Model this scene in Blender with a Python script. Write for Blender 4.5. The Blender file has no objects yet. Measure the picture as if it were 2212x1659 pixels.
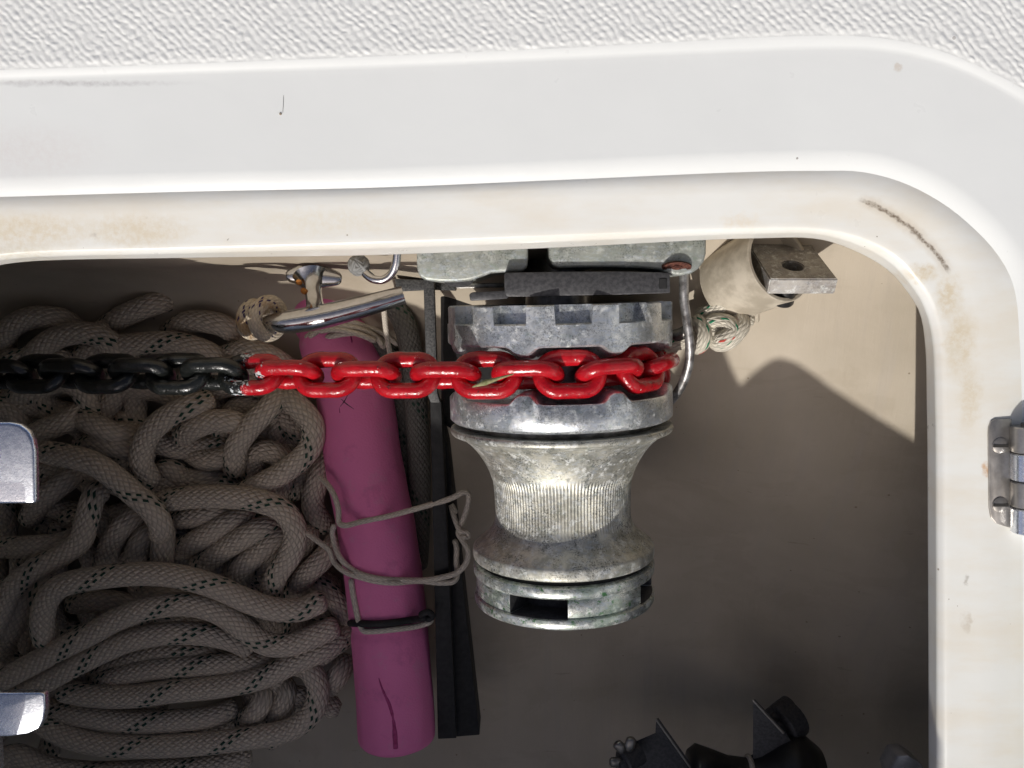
import bpy, bmesh, math, random
import numpy as np
from mathutils import Vector, Matrix
random.seed(7)
SC = bpy.context.scene
COL = SC.collection
R = math.radians

# ------------------------------------------------------------------ camera
CAM_H = 0.450                       # lens this far above the deck (z = 0)
TILT = R(-5.85)
FPX = 1853.0                        # focal length in units of a 2212 px wide picture
cam_d = bpy.data.cameras.new('camera')
cam_d.sensor_width = 36.0
cam_d.lens = 36.0 * FPX / 2212.0
cam_d.clip_start = 0.01
cam_d.clip_end = 100.0
cam = bpy.data.objects.new('camera', cam_d)
COL.objects.link(cam)
cam.location = (0, 0, CAM_H)
cam.rotation_euler = (TILT, 0, 0)
SC.camera = cam

# ------------------------------------------------------------------ sky, sun, exposure
LX = 0.35
LDIR = Vector((LX, 1.05, -1.0)).normalized()      # the way the sunlight travels
world = bpy.data.worlds.new('World'); SC.world = world
world.use_nodes = True
wt = world.node_tree
sky = wt.nodes.new('ShaderNodeTexSky')
sky.sky_type = 'NISHITA'
sky.sun_disc = False
sky.air_density = 0.15
sky.dust_density = 1.6
sky.ozone_density = 0.0
sky.sun_elevation = math.asin(-LDIR.z)
sky.sun_rotation = math.atan2(-LDIR.x, -LDIR.y)
wt.links.new(sky.outputs[0], wt.nodes['Background'].inputs[0])
wt.nodes['Background'].inputs[1].default_value = 0.15
sun_d = bpy.data.lights.new('sun', 'SUN')
sun_d.energy = 2.25
sun_d.angle = R(0.40)
sun_d.color = (1.0, 0.955, 0.89)
sun = bpy.data.objects.new('sun', sun_d)
COL.objects.link(sun)
sun.rotation_euler = LDIR.to_track_quat('-Z', 'Y').to_euler()
SC.view_settings.view_transform = 'Standard'
SC.view_settings.look = 'None'
SC.view_settings.exposure = 0.37
SC.view_settings.gamma = 1.0
SC.view_settings.use_curve_mapping = False

# ------------------------------------------------------------------ helpers
_ct, _st = math.cos(TILT), math.sin(TILT)
def P(px, py, z):
    """point of the place at height z seen at (px, py) of a 2212 x 1659 picture"""
    dx, dy, dz = (px - 1106.0) / FPX, (829.5 - py) / FPX, -1.0
    wy = dy * _ct - dz * _st
    wz = dy * _st + dz * _ct
    t = (z - CAM_H) / wz
    return Vector((dx * t, wy * t, z))

def catmull(pts, n, closed=False, raw=False):
    pts = [np.array(p, float) for p in pts]
    m = len(pts)
    out = []
    segs = m if closed else m - 1
    for i in range(segs):
        if closed:
            p0, p1, p2, p3 = pts[(i-1) % m], pts[i], pts[(i+1) % m], pts[(i+2) % m]
        else:
            p1, p2 = pts[i], pts[i+1]
            p0 = pts[i-1] if i > 0 else 2*p1 - p2
            p3 = pts[i+2] if i + 2 < m else 2*p2 - p1
        # centripetal
        def tj(ti, a, b): return ti + max(np.linalg.norm(b - a), 1e-9) ** 0.5
        t0 = 0.0; t1 = tj(t0, p0, p1); t2 = tj(t1, p1, p2); t3 = tj(t2, p2, p3)
        for k in range(12):
            t = t1 + (t2 - t1) * k / 12.0
            A1 = (t1-t)/(t1-t0)*p0 + (t-t0)/(t1-t0)*p1
            A2 = (t2-t)/(t2-t1)*p1 + (t-t1)/(t2-t1)*p2
            A3 = (t3-t)/(t3-t2)*p2 + (t-t2)/(t3-t2)*p3
            B1 = (t2-t)/(t2-t0)*A1 + (t-t0)/(t2-t0)*A2
            B2 = (t3-t)/(t3-t1)*A2 + (t-t1)/(t3-t1)*A3
            out.append((t2-t)/(t2-t1)*B1 + (t-t1)/(t2-t1)*B2)
    out.append(pts[0] if closed else pts[-1])
    out = np.array(out)
    if raw: return out
    d = np.concatenate([[0], np.cumsum(np.linalg.norm(np.diff(out, axis=0), axis=1))])
    s = np.linspace(0, d[-1], n + 1 if closed else n)
    if closed: s = s[:-1]
    return np.stack([np.interp(s, d, out[:, k]) for k in range(out.shape[1])], axis=1)

def new_obj(name, mesh, mat, parent=None):
    o = bpy.data.objects.new(name, mesh)
    COL.objects.link(o)
    if mat is not None:
        mesh.materials.clear()
        for m in (mat if isinstance(mat, (list, tuple)) else [mat]):
            mesh.materials.append(m)
    if parent is not None:
        o.parent = parent
        o.matrix_parent_inverse = Matrix.Translation(-parent_loc(parent))
    return o

def parent_loc(p):
    return Vector(p.location) if p.type == 'EMPTY' else Vector((0, 0, 0))

def tag(o, label=None, cat=None, group=None, kind=None):
    if label: o['label'] = label
    if cat: o['category'] = cat
    if group: o['group'] = group
    if kind: o['kind'] = kind
    return o

def thing(name, label, cat, loc, group=None):
    e = bpy.data.objects.new(name, None)
    COL.objects.link(e)
    e.empty_display_size = 0.01
    e.location = loc
    return tag(e, label, cat, group)

def finish(bm, ang=38, merge=1e-6):
    if merge: bmesh.ops.remove_doubles(bm, verts=bm.verts, dist=merge)
    bmesh.ops.recalc_face_normals(bm, faces=bm.faces)
    a = R(ang)
    for f in bm.faces: f.smooth = True
    for e in bm.edges:
        if len(e.link_faces) == 2:
            e.smooth = e.calc_face_angle(0) < a
        else:
            e.smooth = False
    me = bpy.data.meshes.new('m')
    bm.to_mesh(me); bm.free()
    return me

def grid_mesh(G, closed_u=False, closed_v=False, cap_u=False, uv=None, ang=38, fin=True):
    """G: array (nu, nv, 3) ; quads between neighbours"""
    nu, nv = G.shape[:2]
    V = G.reshape(-1, 3)
    iu = np.arange(nu if closed_u else nu - 1)
    iv = np.arange(nv if closed_v else nv - 1)
    A, B = np.meshgrid(iu, iv, indexing='ij')
    A2, B2 = (A + 1) % nu, (B + 1) % nv
    F = np.stack([A*nv+B, A2*nv+B, A2*nv+B2, A*nv+B2], axis=-1).reshape(-1, 4)
    me = bpy.data.meshes.new('m')
    faces = F.tolist()
    caps = []
    if cap_u:
        caps = [list(range(nv))[::-1], [(nu-1)*nv + k for k in range(nv)]]
    me.from_pydata(V.tolist(), [], faces + caps)
    if uv is not None:
        # uv: (nu+1, nv+1, 2) corner values
        lay = me.uv_layers.new(name='UVMap')
        c = np.stack([uv[A, B], uv[A+1, B], uv[A+1, B+1], uv[A, B+1]], axis=-2).reshape(-1, 2)
        full = np.zeros((len(me.loops), 2)); full[:len(c)] = c
        lay.data.foreach_set('uv', full.astype(np.float32).ravel())
    me.polygons.foreach_set('use_smooth', [True] * len(me.polygons))
    if fin:
        bm = bmesh.new(); bm.from_mesh(me)
        bpy.data.meshes.remove(me)
        me = finish(bm, ang, 0 if uv is not None else 1e-6)
    return me

def frames(path):
    T = np.gradient(path, axis=0)
    T /= np.linalg.norm(T, axis=1)[:, None] + 1e-12
    N = np.zeros_like(T)
    a = np.array([0, 0, 1.0]) if abs(T[0][2]) < 0.9 else np.array([0, 1.0, 0])
    n = a - T[0] * a.dot(T[0]); N[0] = n / np.linalg.norm(n)
    for i in range(1, len(T)):
        n = N[i-1] - T[i] * N[i-1].dot(T[i]); N[i] = n / (np.linalg.norm(n) + 1e-12)
    return T, N, np.cross(T, N)

def tube_mesh(path, r, n=14, step=None, flat=1.0, wob=0.0, roundcap=True, spline=True):
    path = [np.array(p, float) for p in path]
    L = sum(np.linalg.norm(path[i+1]-path[i]) for i in range(len(path)-1))
    step = step or max((r if np.isscalar(r) else max(r)) * 0.35, 0.0008)
    m = max(int(L / step), 4)
    if spline: C = catmull(path, m)
    else: C = np.array(path); m = len(C)
    T, N, B = frames(C)
    rad = np.full(m, r) if np.isscalar(r) else np.interp(np.linspace(0, 1, m), np.linspace(0, 1, len(r)), r)
    if wob: rad = rad * (1 + wob * np.sin(np.linspace(0, L / 0.011, m) + random.random() * 6))
    if roundcap:
        d0 = np.linalg.norm(C - C[0], axis=1); d1 = np.linalg.norm(C - C[-1], axis=1)
        e = rad.mean() * 0.6
        for d in (d0, d1):
            k = np.clip(d / e, 0, 1); rad = rad * (0.55 + 0.45 * np.sqrt(np.clip(1 - (1 - k) ** 2, 0, 1)))
    th = np.linspace(0, 2*np.pi, n, endpoint=False)
    G = C[:, None, :] + rad[:, None, None] * (np.cos(th)[None, :, None] * N[:, None, :] * flat + np.sin(th)[None, :, None] * B[:, None, :])
    s = np.concatenate([[0], np.cumsum(np.linalg.norm(np.diff(C, axis=0), axis=1))])
    circ = 2 * np.pi * rad.mean()
    uv = np.zeros((m + 1, n + 1, 2))
    uv[:m, :, 1] = (s / circ)[:, None]; uv[m, :, 1] = s[-1] / circ
    uv[:, :, 0] = np.linspace(0, 1, n + 1)[None, :]
    return grid_mesh(G, closed_v=True, cap_u=True, uv=uv, ang=60)

def poly_prism(pts, depth, axis=Vector((0, 0, -1)), bevel=0.0, seg=2, ang=35):
    """pts: world points of one planar outline, extruded by depth along axis"""
    bm = bmesh.new()
    vs = [bm.verts.new(p) for p in pts]
    f = bm.faces.new(vs)
    ex = bmesh.ops.extrude_face_region(bm, geom=[f])
    nv = [g for g in ex['geom'] if isinstance(g, bmesh.types.BMVert)]
    bmesh.ops.translate(bm, verts=nv, vec=axis * depth)
    bmesh.ops.recalc_face_normals(bm, faces=bm.faces)
    if bevel > 0:
        es = [e for e in bm.edges if len(e.link_faces) == 2 and e.calc_face_angle(0) > R(25)]
        bmesh.ops.bevel(bm, geom=es, offset=bevel, segments=seg, affect='EDGES', profile=0.5, clamp_overlap=True)
    return finish(bm, ang)

def px_prism(pts, z, depth, bevel=0.0, seg=2):
    return poly_prism([P(x, y, z) for x, y in pts], depth, bevel=bevel, seg=seg)

def box_between(a, b, w, h, up=Vector((0, 0, 1)), bevel=0.0006):
    """bar from a to b, w wide across, h thick along up"""
    a, b = Vector(a), Vector(b)
    t = (b - a).normalized()
    s = t.cross(up).normalized(); u = s.cross(t).normalized()
    pts = [a + s*w/2 + u*h/2, a - s*w/2 + u*h/2, a - s*w/2 - u*h/2, a + s*w/2 - u*h/2]
    return poly_prism(pts, (b - a).length, axis=t, bevel=bevel)

def ring_mesh(center, axis, ref, rows, nseg=48, phi_fn=None, ang=35, phis=None):
    """surface of revolution; rows = [(r, s)], closed profile loop not assumed"""
    axis = Vector(axis).normalized(); ref = Vector(ref)
    ref = (ref - axis * ref.dot(axis)).normalized()
    sd = axis.cross(ref)
    if phis is None: phis = np.linspace(0, 2*np.pi, nseg, endpoint=False)
    G = np.zeros((len(phis), len(rows), 3))
    c = np.array(center); ax = np.array(axis); rf = np.array(ref); sv = np.array(sd)
    for i, ph in enumerate(phis):
        rr = phi_fn(ph) if phi_fn else rows
        d = rf * math.cos(ph) + sv * math.sin(ph)
        for j, (r, s) in enumerate(rr):
            G[i, j] = c + ax * s + d * r
    return grid_mesh(G, closed_u=True, ang=ang)

def vnoise(x, y, seed=0):
    xi, yi = np.floor(x).astype(np.int64), np.floor(y).astype(np.int64)
    fx, fy = x - xi, y - yi
    fx = fx*fx*(3-2*fx); fy = fy*fy*(3-2*fy)
    def h(a, b):
        v = np.sin(a * 127.1 + b * 311.7 + seed * 74.7) * 43758.5453
        return v - np.floor(v)
    return (h(xi, yi)*(1-fx) + h(xi+1, yi)*fx)*(1-fy) + (h(xi, yi+1)*(1-fx) + h(xi+1, yi+1)*fx)*fy

# ------------------------------------------------------------------ materials
class NT:
    def __init__(s, name, base=(0.8, 0.8, 0.8), rough=0.5, metal=0.0, **kw):
        s.m = bpy.data.materials.new(name); s.m.use_nodes = True
        s.t = s.m.node_tree; s.b = s.t.nodes['Principled BSDF']
        s.set('Base Color', base); s.set('Roughness', rough); s.set('Metallic', metal)
        for k, v in kw.items(): s.set(k.replace('_', ' '), v)
    def put(s, sock, v):
        if isinstance(v, bpy.types.NodeSocket): s.t.links.new(v, sock)
        elif sock.type == 'RGBA' and len(v) == 3: sock.default_value = (*v, 1)
        else: sock.default_value = v
    def set(s, k, v): s.put(s.b.inputs[k], v)
    def n(s, typ, **p):
        nd = s.t.nodes.new(typ)
        for k, v in p.items(): setattr(nd, k, v)
        return nd
    def math(s, op, a, b=None, c=None, clamp=False):
        nd = s.n('ShaderNodeMath', operation=op, use_clamp=clamp)
        for i, v in enumerate((a, b, c)):
            if v is not None: s.put(nd.inputs[i], v)
        return nd.outputs[0]
    def vmath(s, op, a, b=None):
        nd = s.n('ShaderNodeVectorMath', operation=op)
        s.put(nd.inputs[0], a)
        if b is not None: s.put(nd.inputs[1], b)
        return nd.outputs[1] if op in ('DISTANCE', 'LENGTH', 'DOT_PRODUCT') else nd.outputs[0]
    def coord(s, rnd=False):
        c = s.n('ShaderNodeTexCoord').outputs['Object']
        if rnd:
            oi = s.n('ShaderNodeObjectInfo')
            c = s.vmath('ADD', c, s.vmath('SCALE', s.comb(oi.outputs['Random'], oi.outputs['Random'], oi.outputs['Random'])))
        return c
    def comb(s, x, y, z):
        nd = s.n('ShaderNodeCombineXYZ')
        for i, v in enumerate((x, y, z)): s.put(nd.inputs[i], v)
        return nd.outputs[0]
    def mapping(s, vec, scale=(1, 1, 1), rot=(0, 0, 0), loc=(0, 0, 0)):
        nd = s.n('ShaderNodeMapping')
        s.put(nd.inputs['Vector'], vec); s.put(nd.inputs['Scale'], scale); s.put(nd.inputs['Rotation'], rot); s.put(nd.inputs['Location'], loc)
        return nd.outputs[0]
    def noise(s, vec, scale, detail=4, rough=0.55, dist=0.0):
        nd = s.n('ShaderNodeTexNoise')
        s.put(nd.inputs['Vector'], vec); s.put(nd.inputs['Scale'], scale); s.put(nd.inputs['Detail'], detail)
        s.put(nd.inputs['Roughness'], rough); s.put(nd.inputs['Distortion'], dist)
        return nd.outputs['Fac']
    def noise_c(s, vec, scale, detail=3):
        nd = s.n('ShaderNodeTexNoise')
        s.put(nd.inputs['Vector'], vec); s.put(nd.inputs['Scale'], scale); s.put(nd.inputs['Detail'], detail)
        return nd.outputs['Color']
    def ramp(s, fac, stops, interp='LINEAR'):
        nd = s.n('ShaderNodeValToRGB'); cr = nd.color_ramp; cr.interpolation = interp
        while len(cr.elements) < len(stops): cr.elements.new(0.5)
        for e, (p, c) in zip(cr.elements, stops):
            e.position = p
            e.color = (c, c, c, 1) if np.isscalar(c) else (*c, 1)
        s.put(nd.inputs[0], fac)
        return nd.outputs[0]
    def step(s, fac, lo, hi):
        nd = s.n('ShaderNodeMapRange', interpolation_type='SMOOTHSTEP')
        s.put(nd.inputs[0], fac); s.put(nd.inputs[1], lo); s.put(nd.inputs[2], hi)
        return nd.outputs[0]
    def mix(s, fac, a, b):
        nd = s.n('ShaderNodeMix', data_type='RGBA')
        s.put(nd.inputs[0], fac); s.put(nd.inputs[6], a); s.put(nd.inputs[7], b)
        return nd.outputs[2]
    def bump(s, h, strength, dist, normal=None):
        nd = s.n('ShaderNodeBump')
        s.put(nd.inputs['Strength'], strength); s.put(nd.inputs['Distance'], dist); s.put(nd.inputs['Height'], h)
        if normal is not None: s.put(nd.inputs['Normal'], normal)
        return nd.outputs[0]

def spots(nt, co, col, items, warp=0.004, wscale=260):
    """stains with a place of their own: items = (px, py, z, rx, ry, soft, colour, strength)"""
    wc = nt.vmath('SUBTRACT', nt.noise_c(co, wscale, 4), (0.5, 0.5, 0.5))
    nd = nt.n('ShaderNodeVectorMath', operation='SCALE'); nt.put(nd.inputs[0], wc); nd.inputs[3].default_value = warp * 2
    cw = nt.vmath('ADD', co, nd.outputs[0])
    grain = nt.math('ADD', nt.math('MULTIPLY', nt.step(nt.noise(co, 330, 6, 0.7), 0.3, 0.7), 0.75), 0.35, clamp=True)
    for (px, py, z, rx, ry, soft, c, k) in items:
        p = P(px, py, z)
        q = nt.vmath('MULTIPLY', nt.vmath('SUBTRACT', cw, tuple(p)), (1/rx, 1/ry, 0.0))
        d = nt.vmath('LENGTH', q)
        col = nt.mix(nt.math('MULTIPLY', nt.math('MULTIPLY', nt.step(d, 1.0, 1.0 - soft), k), grain), col, c)
    return col

def specks(nt, co, col, scale, thr, c, k=1.0):
    v = nt.n('ShaderNodeTexVoronoi', feature='F1'); nt.put(v.inputs['Vector'], co); nt.put(v.inputs['Scale'], scale)
    sel = nt.n('ShaderNodeSeparateColor'); nt.put(sel.inputs[0], v.outputs['Color'])
    hit = nt.math('GREATER_THAN', sel.outputs[0], thr)
    sz = nt.math('MULTIPLY', sel.outputs[1], 0.16)
    dot = nt.math('LESS_THAN', v.outputs['Distance'], sz)
    return nt.mix(nt.math('MULTIPLY', nt.math('MULTIPLY', hit, dot), k), col, c)

def m_gelcoat(name, base, stain):
    nt = NT(name, rough=0.28)
    co = nt.coord()
    n1 = nt.noise(co, 9, 4)
    col = nt.mix(nt.step(n1, 0.35, 0.75), base, tuple(b * 0.965 for b in base))
    if stain:
        n2 = nt.noise(nt.mapping(co, (1, 3.2, 1)), 11, 6, 0.62)
        n3 = nt.noise(co, 70, 6, 0.65)
        m = nt.math('MULTIPLY', nt.step(n2, 0.36, 0.70), nt.math('ADD', nt.math('MULTIPLY', n3, 0.7), 0.35), clamp=True)
        col = nt.mix(nt.math('MULTIPLY', m, 0.8), col, (0.74, 0.68, 0.56))
        col = specks(nt, co, col, 210, 0.93, (0.25, 0.2, 0.15), 0.8)
        it = []
        for (x, y, rx, ry, c, k) in stain: it.append((x, y, -0.004, rx, ry, 0.8, c, k))
        col = spots(nt, co, col, it)
        # a smear of dirt along the corner groove: part of a circle through three places
        A, B_, C_ = [np.array(P(x, y, -0.003))[:2] for x, y in ((1872, 438), (1965, 494), (2052, 592))]
        m = 2 * np.array([B_ - A, C_ - A]); cc = np.linalg.solve(m, np.array([B_ @ B_ - A @ A, C_ @ C_ - A @ A])); rr = np.linalg.norm(A - cc)
        wv = nt.vmath('MULTIPLY', nt.vmath('SUBTRACT', nt.noise_c(co, 300, 5), (0.5, 0.5, 0.5)), (0.0032, 0.0032, 0.0))
        q = nt.vmath('MULTIPLY', nt.vmath('SUBTRACT', nt.vmath('ADD', co, wv), (cc[0], cc[1], 0.0)), (1.0, 1.0, 0.0))
        off = nt.math('SUBTRACT', nt.vmath('LENGTH', q), rr)
        along = nt.vmath('LENGTH', nt.vmath('SUBTRACT', q, (B_[0] - cc[0], B_[1] - cc[1], 0.0)))
        ends = nt.step(along, 0.033, 0.026)
        grit = nt.math('ADD', nt.math('MULTIPLY', nt.step(nt.noise(co, 500, 5, 0.7), 0.35, 0.65), 0.6), 0.35, clamp=True)
        core = nt.math('MULTIPLY', nt.step(nt.math('ABSOLUTE', off), 0.0016, 0.0004), ends)
        halo = nt.math('MULTIPLY', nt.step(nt.math('ABSOLUTE', off), 0.0048, 0.0006), ends)
        col = nt.mix(nt.math('MULTIPLY', halo, 0.4), col, (0.55, 0.46, 0.34))
        col = nt.mix(nt.math('MULTIPLY', core, grit), col, (0.17, 0.13, 0.09))
    else:
        col = specks(nt, co, col, 75, 0.965, (0.22, 0.2, 0.18), 0.75)
        col = spots(nt, co, col, [
            (60, 330, 0, 0.055, 0.020, 0.9, (0.72, 0.695, 0.68), 0.55),
            (150, 180, 0, 0.075, 0.0022, 0.9, (0.50, 0.50, 0.50), 0.75),
            (1940, 145, 0, 0.0026, 0.0032, 0.5, (0.62, 0.56, 0.48), 0.7),
        ], warp=0.0015)
    nt.set('Base Color', col)
    nt.set('Roughness', nt.math('ADD', nt.math('MULTIPLY', nt.noise(co, 60, 4), 0.18), 0.22))
    nt.set('Normal', nt.bump(nt.noise(co, 45, 3), 0.12, 0.002))
    return nt.m

CREAM = (0.66, 0.58, 0.43); DIRT = (0.22, 0.18, 0.13); RUST = (0.55, 0.27, 0.06)
M_FLANGE = m_gelcoat('gelcoat_white', (0.80, 0.825, 0.812), None)
M_LEDGE = m_gelcoat('gelcoat_ledge', (0.805, 0.815, 0.78), [
    (1992, 590, 0.012, 0.007, CREAM, 0.95), (2045, 640, 0.009, 0.016, CREAM, 0.95), (2070, 740, 0.011, 0.026, CREAM, 0.9),
    (2090, 860, 0.008, 0.024, CREAM, 0.75), (2060, 760, 0.005, 0.006, (0.70, 0.66, 0.55), 0.8),
    (2125, 1010, 0.0035, 0.005, RUST, 0.8), (300, 500, 0.04, 0.012, CREAM, 0.75), (60, 500, 0.05, 0.012, CREAM, 0.8),
    (40, 545, 0.03, 0.006, (0.6, 0.55, 0.42), 0.6), (700, 480, 0.06, 0.010, (0.72, 0.66, 0.52), 0.5),
    (1600, 480, 0.015, 0.006, (0.74, 0.64, 0.48), 0.5), (2085, 1340, 0.0035, 0.008, (0.5, 0.43, 0.33), 0.5),
    (2080, 1250, 0.002, 0.004, DIRT, 0.5), (490, 520, 0.0012, 0.001, DIRT, 0.8), (207, 508, 0.003, 0.0025, (0.5, 0.47, 0.42), 0.6)])
nt = NT('dirt_streak', (0.25, 0.2, 0.15), 0.9)
c_ = nt.coord()
nt.set('Base Color', nt.mix(nt.noise(c_, 400, 4), (0.11, 0.085, 0.06), (0.5, 0.42, 0.32))); M_DIRT = nt.m

nt = NT('nonskid_gelcoat', rough=0.5)
c_ = nt.coord()
nt.set('Base Color', specks(nt, c_, nt.mix(nt.noise(c_, 14, 4), (0.705, 0.722, 0.71), (0.765, 0.783, 0.77)), 130, 0.97, (0.3, 0.28, 0.26), 0.6))
nt.set('Normal', nt.bump(nt.noise(c_, 900, 3), 0.25, 0.0006)); M_NONSKID = nt.m

nt = NT('locker_liner', rough=0.3)
c_ = nt.coord()
col = nt.mix(nt.step(nt.noise(c_, 16, 5), 0.3, 0.7), (0.445, 0.388, 0.302), (0.505, 0.442, 0.352))
col = nt.mix(nt.math('MULTIPLY', nt.step(nt.noise(nt.mapping(c_, (90, 9, 9)), 1, 4), 0.5, 0.75), 0.35), col, (0.43, 0.385, 0.33))
tide = nt.step(nt.noise(nt.mapping(c_, (1, 1.6, 1), loc=(4, 2, 1)), 13, 7, 0.65, 0.6), 0.52, 0.60)
col = nt.mix(nt.math('MULTIPLY', tide, 0.22), col, (0.36, 0.30, 0.22))
scuff = nt.step(nt.noise(nt.mapping(c_, (30, 200, 60), rot=(0, 0, 0.7)), 1, 3), 0.70, 0.76)
col = nt.mix(nt.math('MULTIPLY', scuff, 0.4), col, (0.27, 0.22, 0.17))
col = specks(nt, c_, col, 120, 0.97, (0.16, 0.12, 0.08), 0.6)
col = specks(nt, c_, col, 160, 0.95, (0.2, 0.15, 0.1), 0.7)
nt.set('Base Color', col)
nt.set('Roughness', nt.math('ADD', nt.math('MULTIPLY', nt.noise(c_, 40, 4), 0.2), 0.5))
nt.set('Specular IOR Level', 0.3)
b1 = nt.bump(nt.noise(nt.mapping(c_, (120, 14, 14)), 1, 4), 0.35, 0.0015)
nt.set('Normal', nt.bump(nt.noise(c_, 45, 4), 0.3, 0.002, b1)); M_LINER = nt.m

def m_cast(name, light, dark, blue=0.5, green=0.0, metal=0.7, r0=0.3, speck=0.5, yellow=0.0, bl=0.7):
    """weathered plated casting: pitted, blotchy, salt bloom and green spots"""
    nt = NT(name, metal=metal)
    co = nt.coord()
    n1 = nt.noise(co, 95, 9, 0.68, 0.5)
    n2 = nt.noise(nt.mapping(co, (1, 2.2, 1), loc=(3, 1, 2)), 210, 8, 0.7, 0.3)
    n3 = nt.noise(nt.mapping(co, loc=(9, 4, 7)), 900, 5, 0.7)
    nb = nt.noise(nt.mapping(co, loc=(6, 1, 8)), 30, 4)
    col = nt.mix(nt.step(n1, 0.38, 0.62), dark, light)
    col = nt.mix(nt.math('MULTIPLY', nt.step(n2, 0.50, 0.60), blue), col, (0.52, 0.60, 0.74))
    if yellow: col = nt.mix(nt.math('MULTIPLY', nt.step(nt.noise(nt.mapping(co, loc=(1, 8, 3)), 40, 5), 0.42, 0.62), yellow), col, (0.62, 0.57, 0.42))
    bloom = nt.step(nt.noise(nt.mapping(co, loc=(5, 5, 1)), 170, 9, 0.75), 0.52, 0.62)
    col = nt.mix(nt.math('MULTIPLY', bloom, bl), col, (0.74, 0.76, 0.74))
    pit = nt.math('MULTIPLY', nt.step(n3, 0.50, 0.60), nt.step(nt.noise(nt.mapping(co, loc=(7, 2, 5)), 70, 6, 0.65), 0.44, 0.58))
    col = nt.mix(nt.math('MULTIPLY', pit, speck), col, (0.05, 0.055, 0.05))
    stain = nt.step(nt.noise(nt.mapping(co, loc=(8, 8, 2)), 120, 8, 0.72), 0.56, 0.66)
    col = nt.mix(nt.math('MULTIPLY', stain, speck * 0.8), col, (0.12, 0.135, 0.13))
    if green:
        g = nt.math('MULTIPLY', nt.step(nt.noise(nt.mapping(co, loc=(2, 7, 4)), 190, 6, 0.66), 0.58, 0.64), green)
        col = nt.mix(g, col, (0.05, 0.20, 0.055))
        g2 = nt.math('MULTIPLY', nt.step(nt.noise(nt.mapping(co, loc=(12, 3, 4)), 60, 4), 0.50, 0.66), green * 0.5)
        col = nt.mix(g2, col, (0.30, 0.42, 0.29))
    nt.set('Base Color', col)
    nt.set('Metallic', nt.math('MULTIPLY', nt.math('SUBTRACT', 1.0, nt.math('MULTIPLY', bloom, 0.6)), metal))
    nt.set('Roughness', nt.math('ADD', nt.math('MULTIPLY', nt.math('ADD', n2, nt.math('MULTIPLY', bloom, 0.4)), 0.30), r0))
    b = nt.bump(nt.noise(co, 260, 6, 0.65), 0.22, 0.0008)
    nt.set('Normal', nt.bump(n3, 0.25, 0.0003, b))
    return nt.m
M_GYPSY = m_cast('weathered_bronze_plate', (0.76, 0.78, 0.78), (0.45, 0.48, 0.50), 0.4, 0.15, 0.70, 0.16, 0.55, 0.0, 0.55)
M_DRUM = m_cast('weathered_drum', (0.64, 0.63, 0.56), (0.37, 0.37, 0.33), 0.3, 0.10, 0.70, 0.36, 0.75, 0.22)
M_CAP = m_cast('weathered_cap', (0.72, 0.74, 0.69), (0.42, 0.46, 0.43), 0.4, 0.9, 0.70, 0.14)
M_BASE = m_cast('weathered_base', (0.42, 0.44, 0.40), (0.33, 0.355, 0.33), 0.25, 0.15, 0.5, 0.34, 0.5, 0.0, 0.25)
M_STEELBAR = m_cast('scratched_steel_bar', (0.44, 0.42, 0.39), (0.30, 0.28, 0.26), 0.12, 0.0, 0.55, 0.40, 0.35)

def m_simple(name, a, b, rough, metal=0.0, nscale=120, bumpk=0.2, bs=300, **kw):
    nt = NT(name, rough=rough, metal=metal, **kw)
    co = nt.coord()
    nt.set('Base Color', nt.mix(nt.step(nt.noise(co, nscale, 5, 0.6), 0.35, 0.65), a, b))
    nt.set('Roughness', nt.math('ADD', nt.math('MULTIPLY', nt.noise(co, nscale * 1.7, 4), 0.2), rough - 0.1))
    if bumpk: nt.set('Normal', nt.bump(nt.noise(co, bs, 4), bumpk, 0.0008))
    return nt.m
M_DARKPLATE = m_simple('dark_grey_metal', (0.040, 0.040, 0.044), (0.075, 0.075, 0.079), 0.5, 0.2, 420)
M_BLACKMETAL = m_simple('black_painted_metal', (0.005, 0.005, 0.006), (0.012, 0.012, 0.013), 0.7, 0.0, 200)
M_SPECKLED = m_simple('speckled_black_metal', (0.022, 0.023, 0.025), (0.085, 0.085, 0.085), 0.6, 0.0, 700)
M_RUBBER = m_simple('black_rubber', (0.012, 0.012, 0.013), (0.022, 0.021, 0.021), 0.4, 0.0, 60)
M_CHROME = m_simple('polished_stainless', (0.60, 0.60, 0.60), (0.68, 0.68, 0.68), 0.17, 1.0, 300, 0.06, 500)
M_DULLSS = m_simple('dull_stainless', (0.36, 0.34, 0.31), (0.47, 0.45, 0.42), 0.36, 0.85, 110, 0.1, 300)
M_BRUSHED = m_simple('scratched_stainless', (0.76, 0.80, 0.86), (0.88, 0.91, 0.95), 0.27, 1.0, 240, 0.10, 900)
M_DARKSS = m_simple('dark_stainless', (0.16, 0.15, 0.14), (0.30, 0.29, 0.27), 0.33, 0.8, 160, 0.15, 300)
M_RODSS = m_simple('tarnished_rod', (0.13, 0.12, 0.115), (0.42, 0.42, 0.42), 0.4, 0.65, 130, 0.15, 300)
M_PVC = m_simple('aged_pvc', (0.40, 0.355, 0.28), (0.58, 0.525, 0.43), 0.4, 0.0, 70, 0.1)
M_RUSTED = m_simple('rusted_recess', (0.055, 0.014, 0.010), (0.15, 0.055, 0.035), 0.7, 0.2, 420)
M_ORANGE = m_simple('rust_spot', (0.30, 0.10, 0.015), (0.45, 0.19, 0.03), 0.8, 0.0, 700)
M_SLOT = NT('screw_slot_shadow', (0.02, 0.018, 0.016), 0.7).m
M_WHITECHIP = m_simple('chipped_white_primer', (0.75, 0.75, 0.74), (0.85, 0.85, 0.84), 0.5, 0.0, 500)

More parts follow.
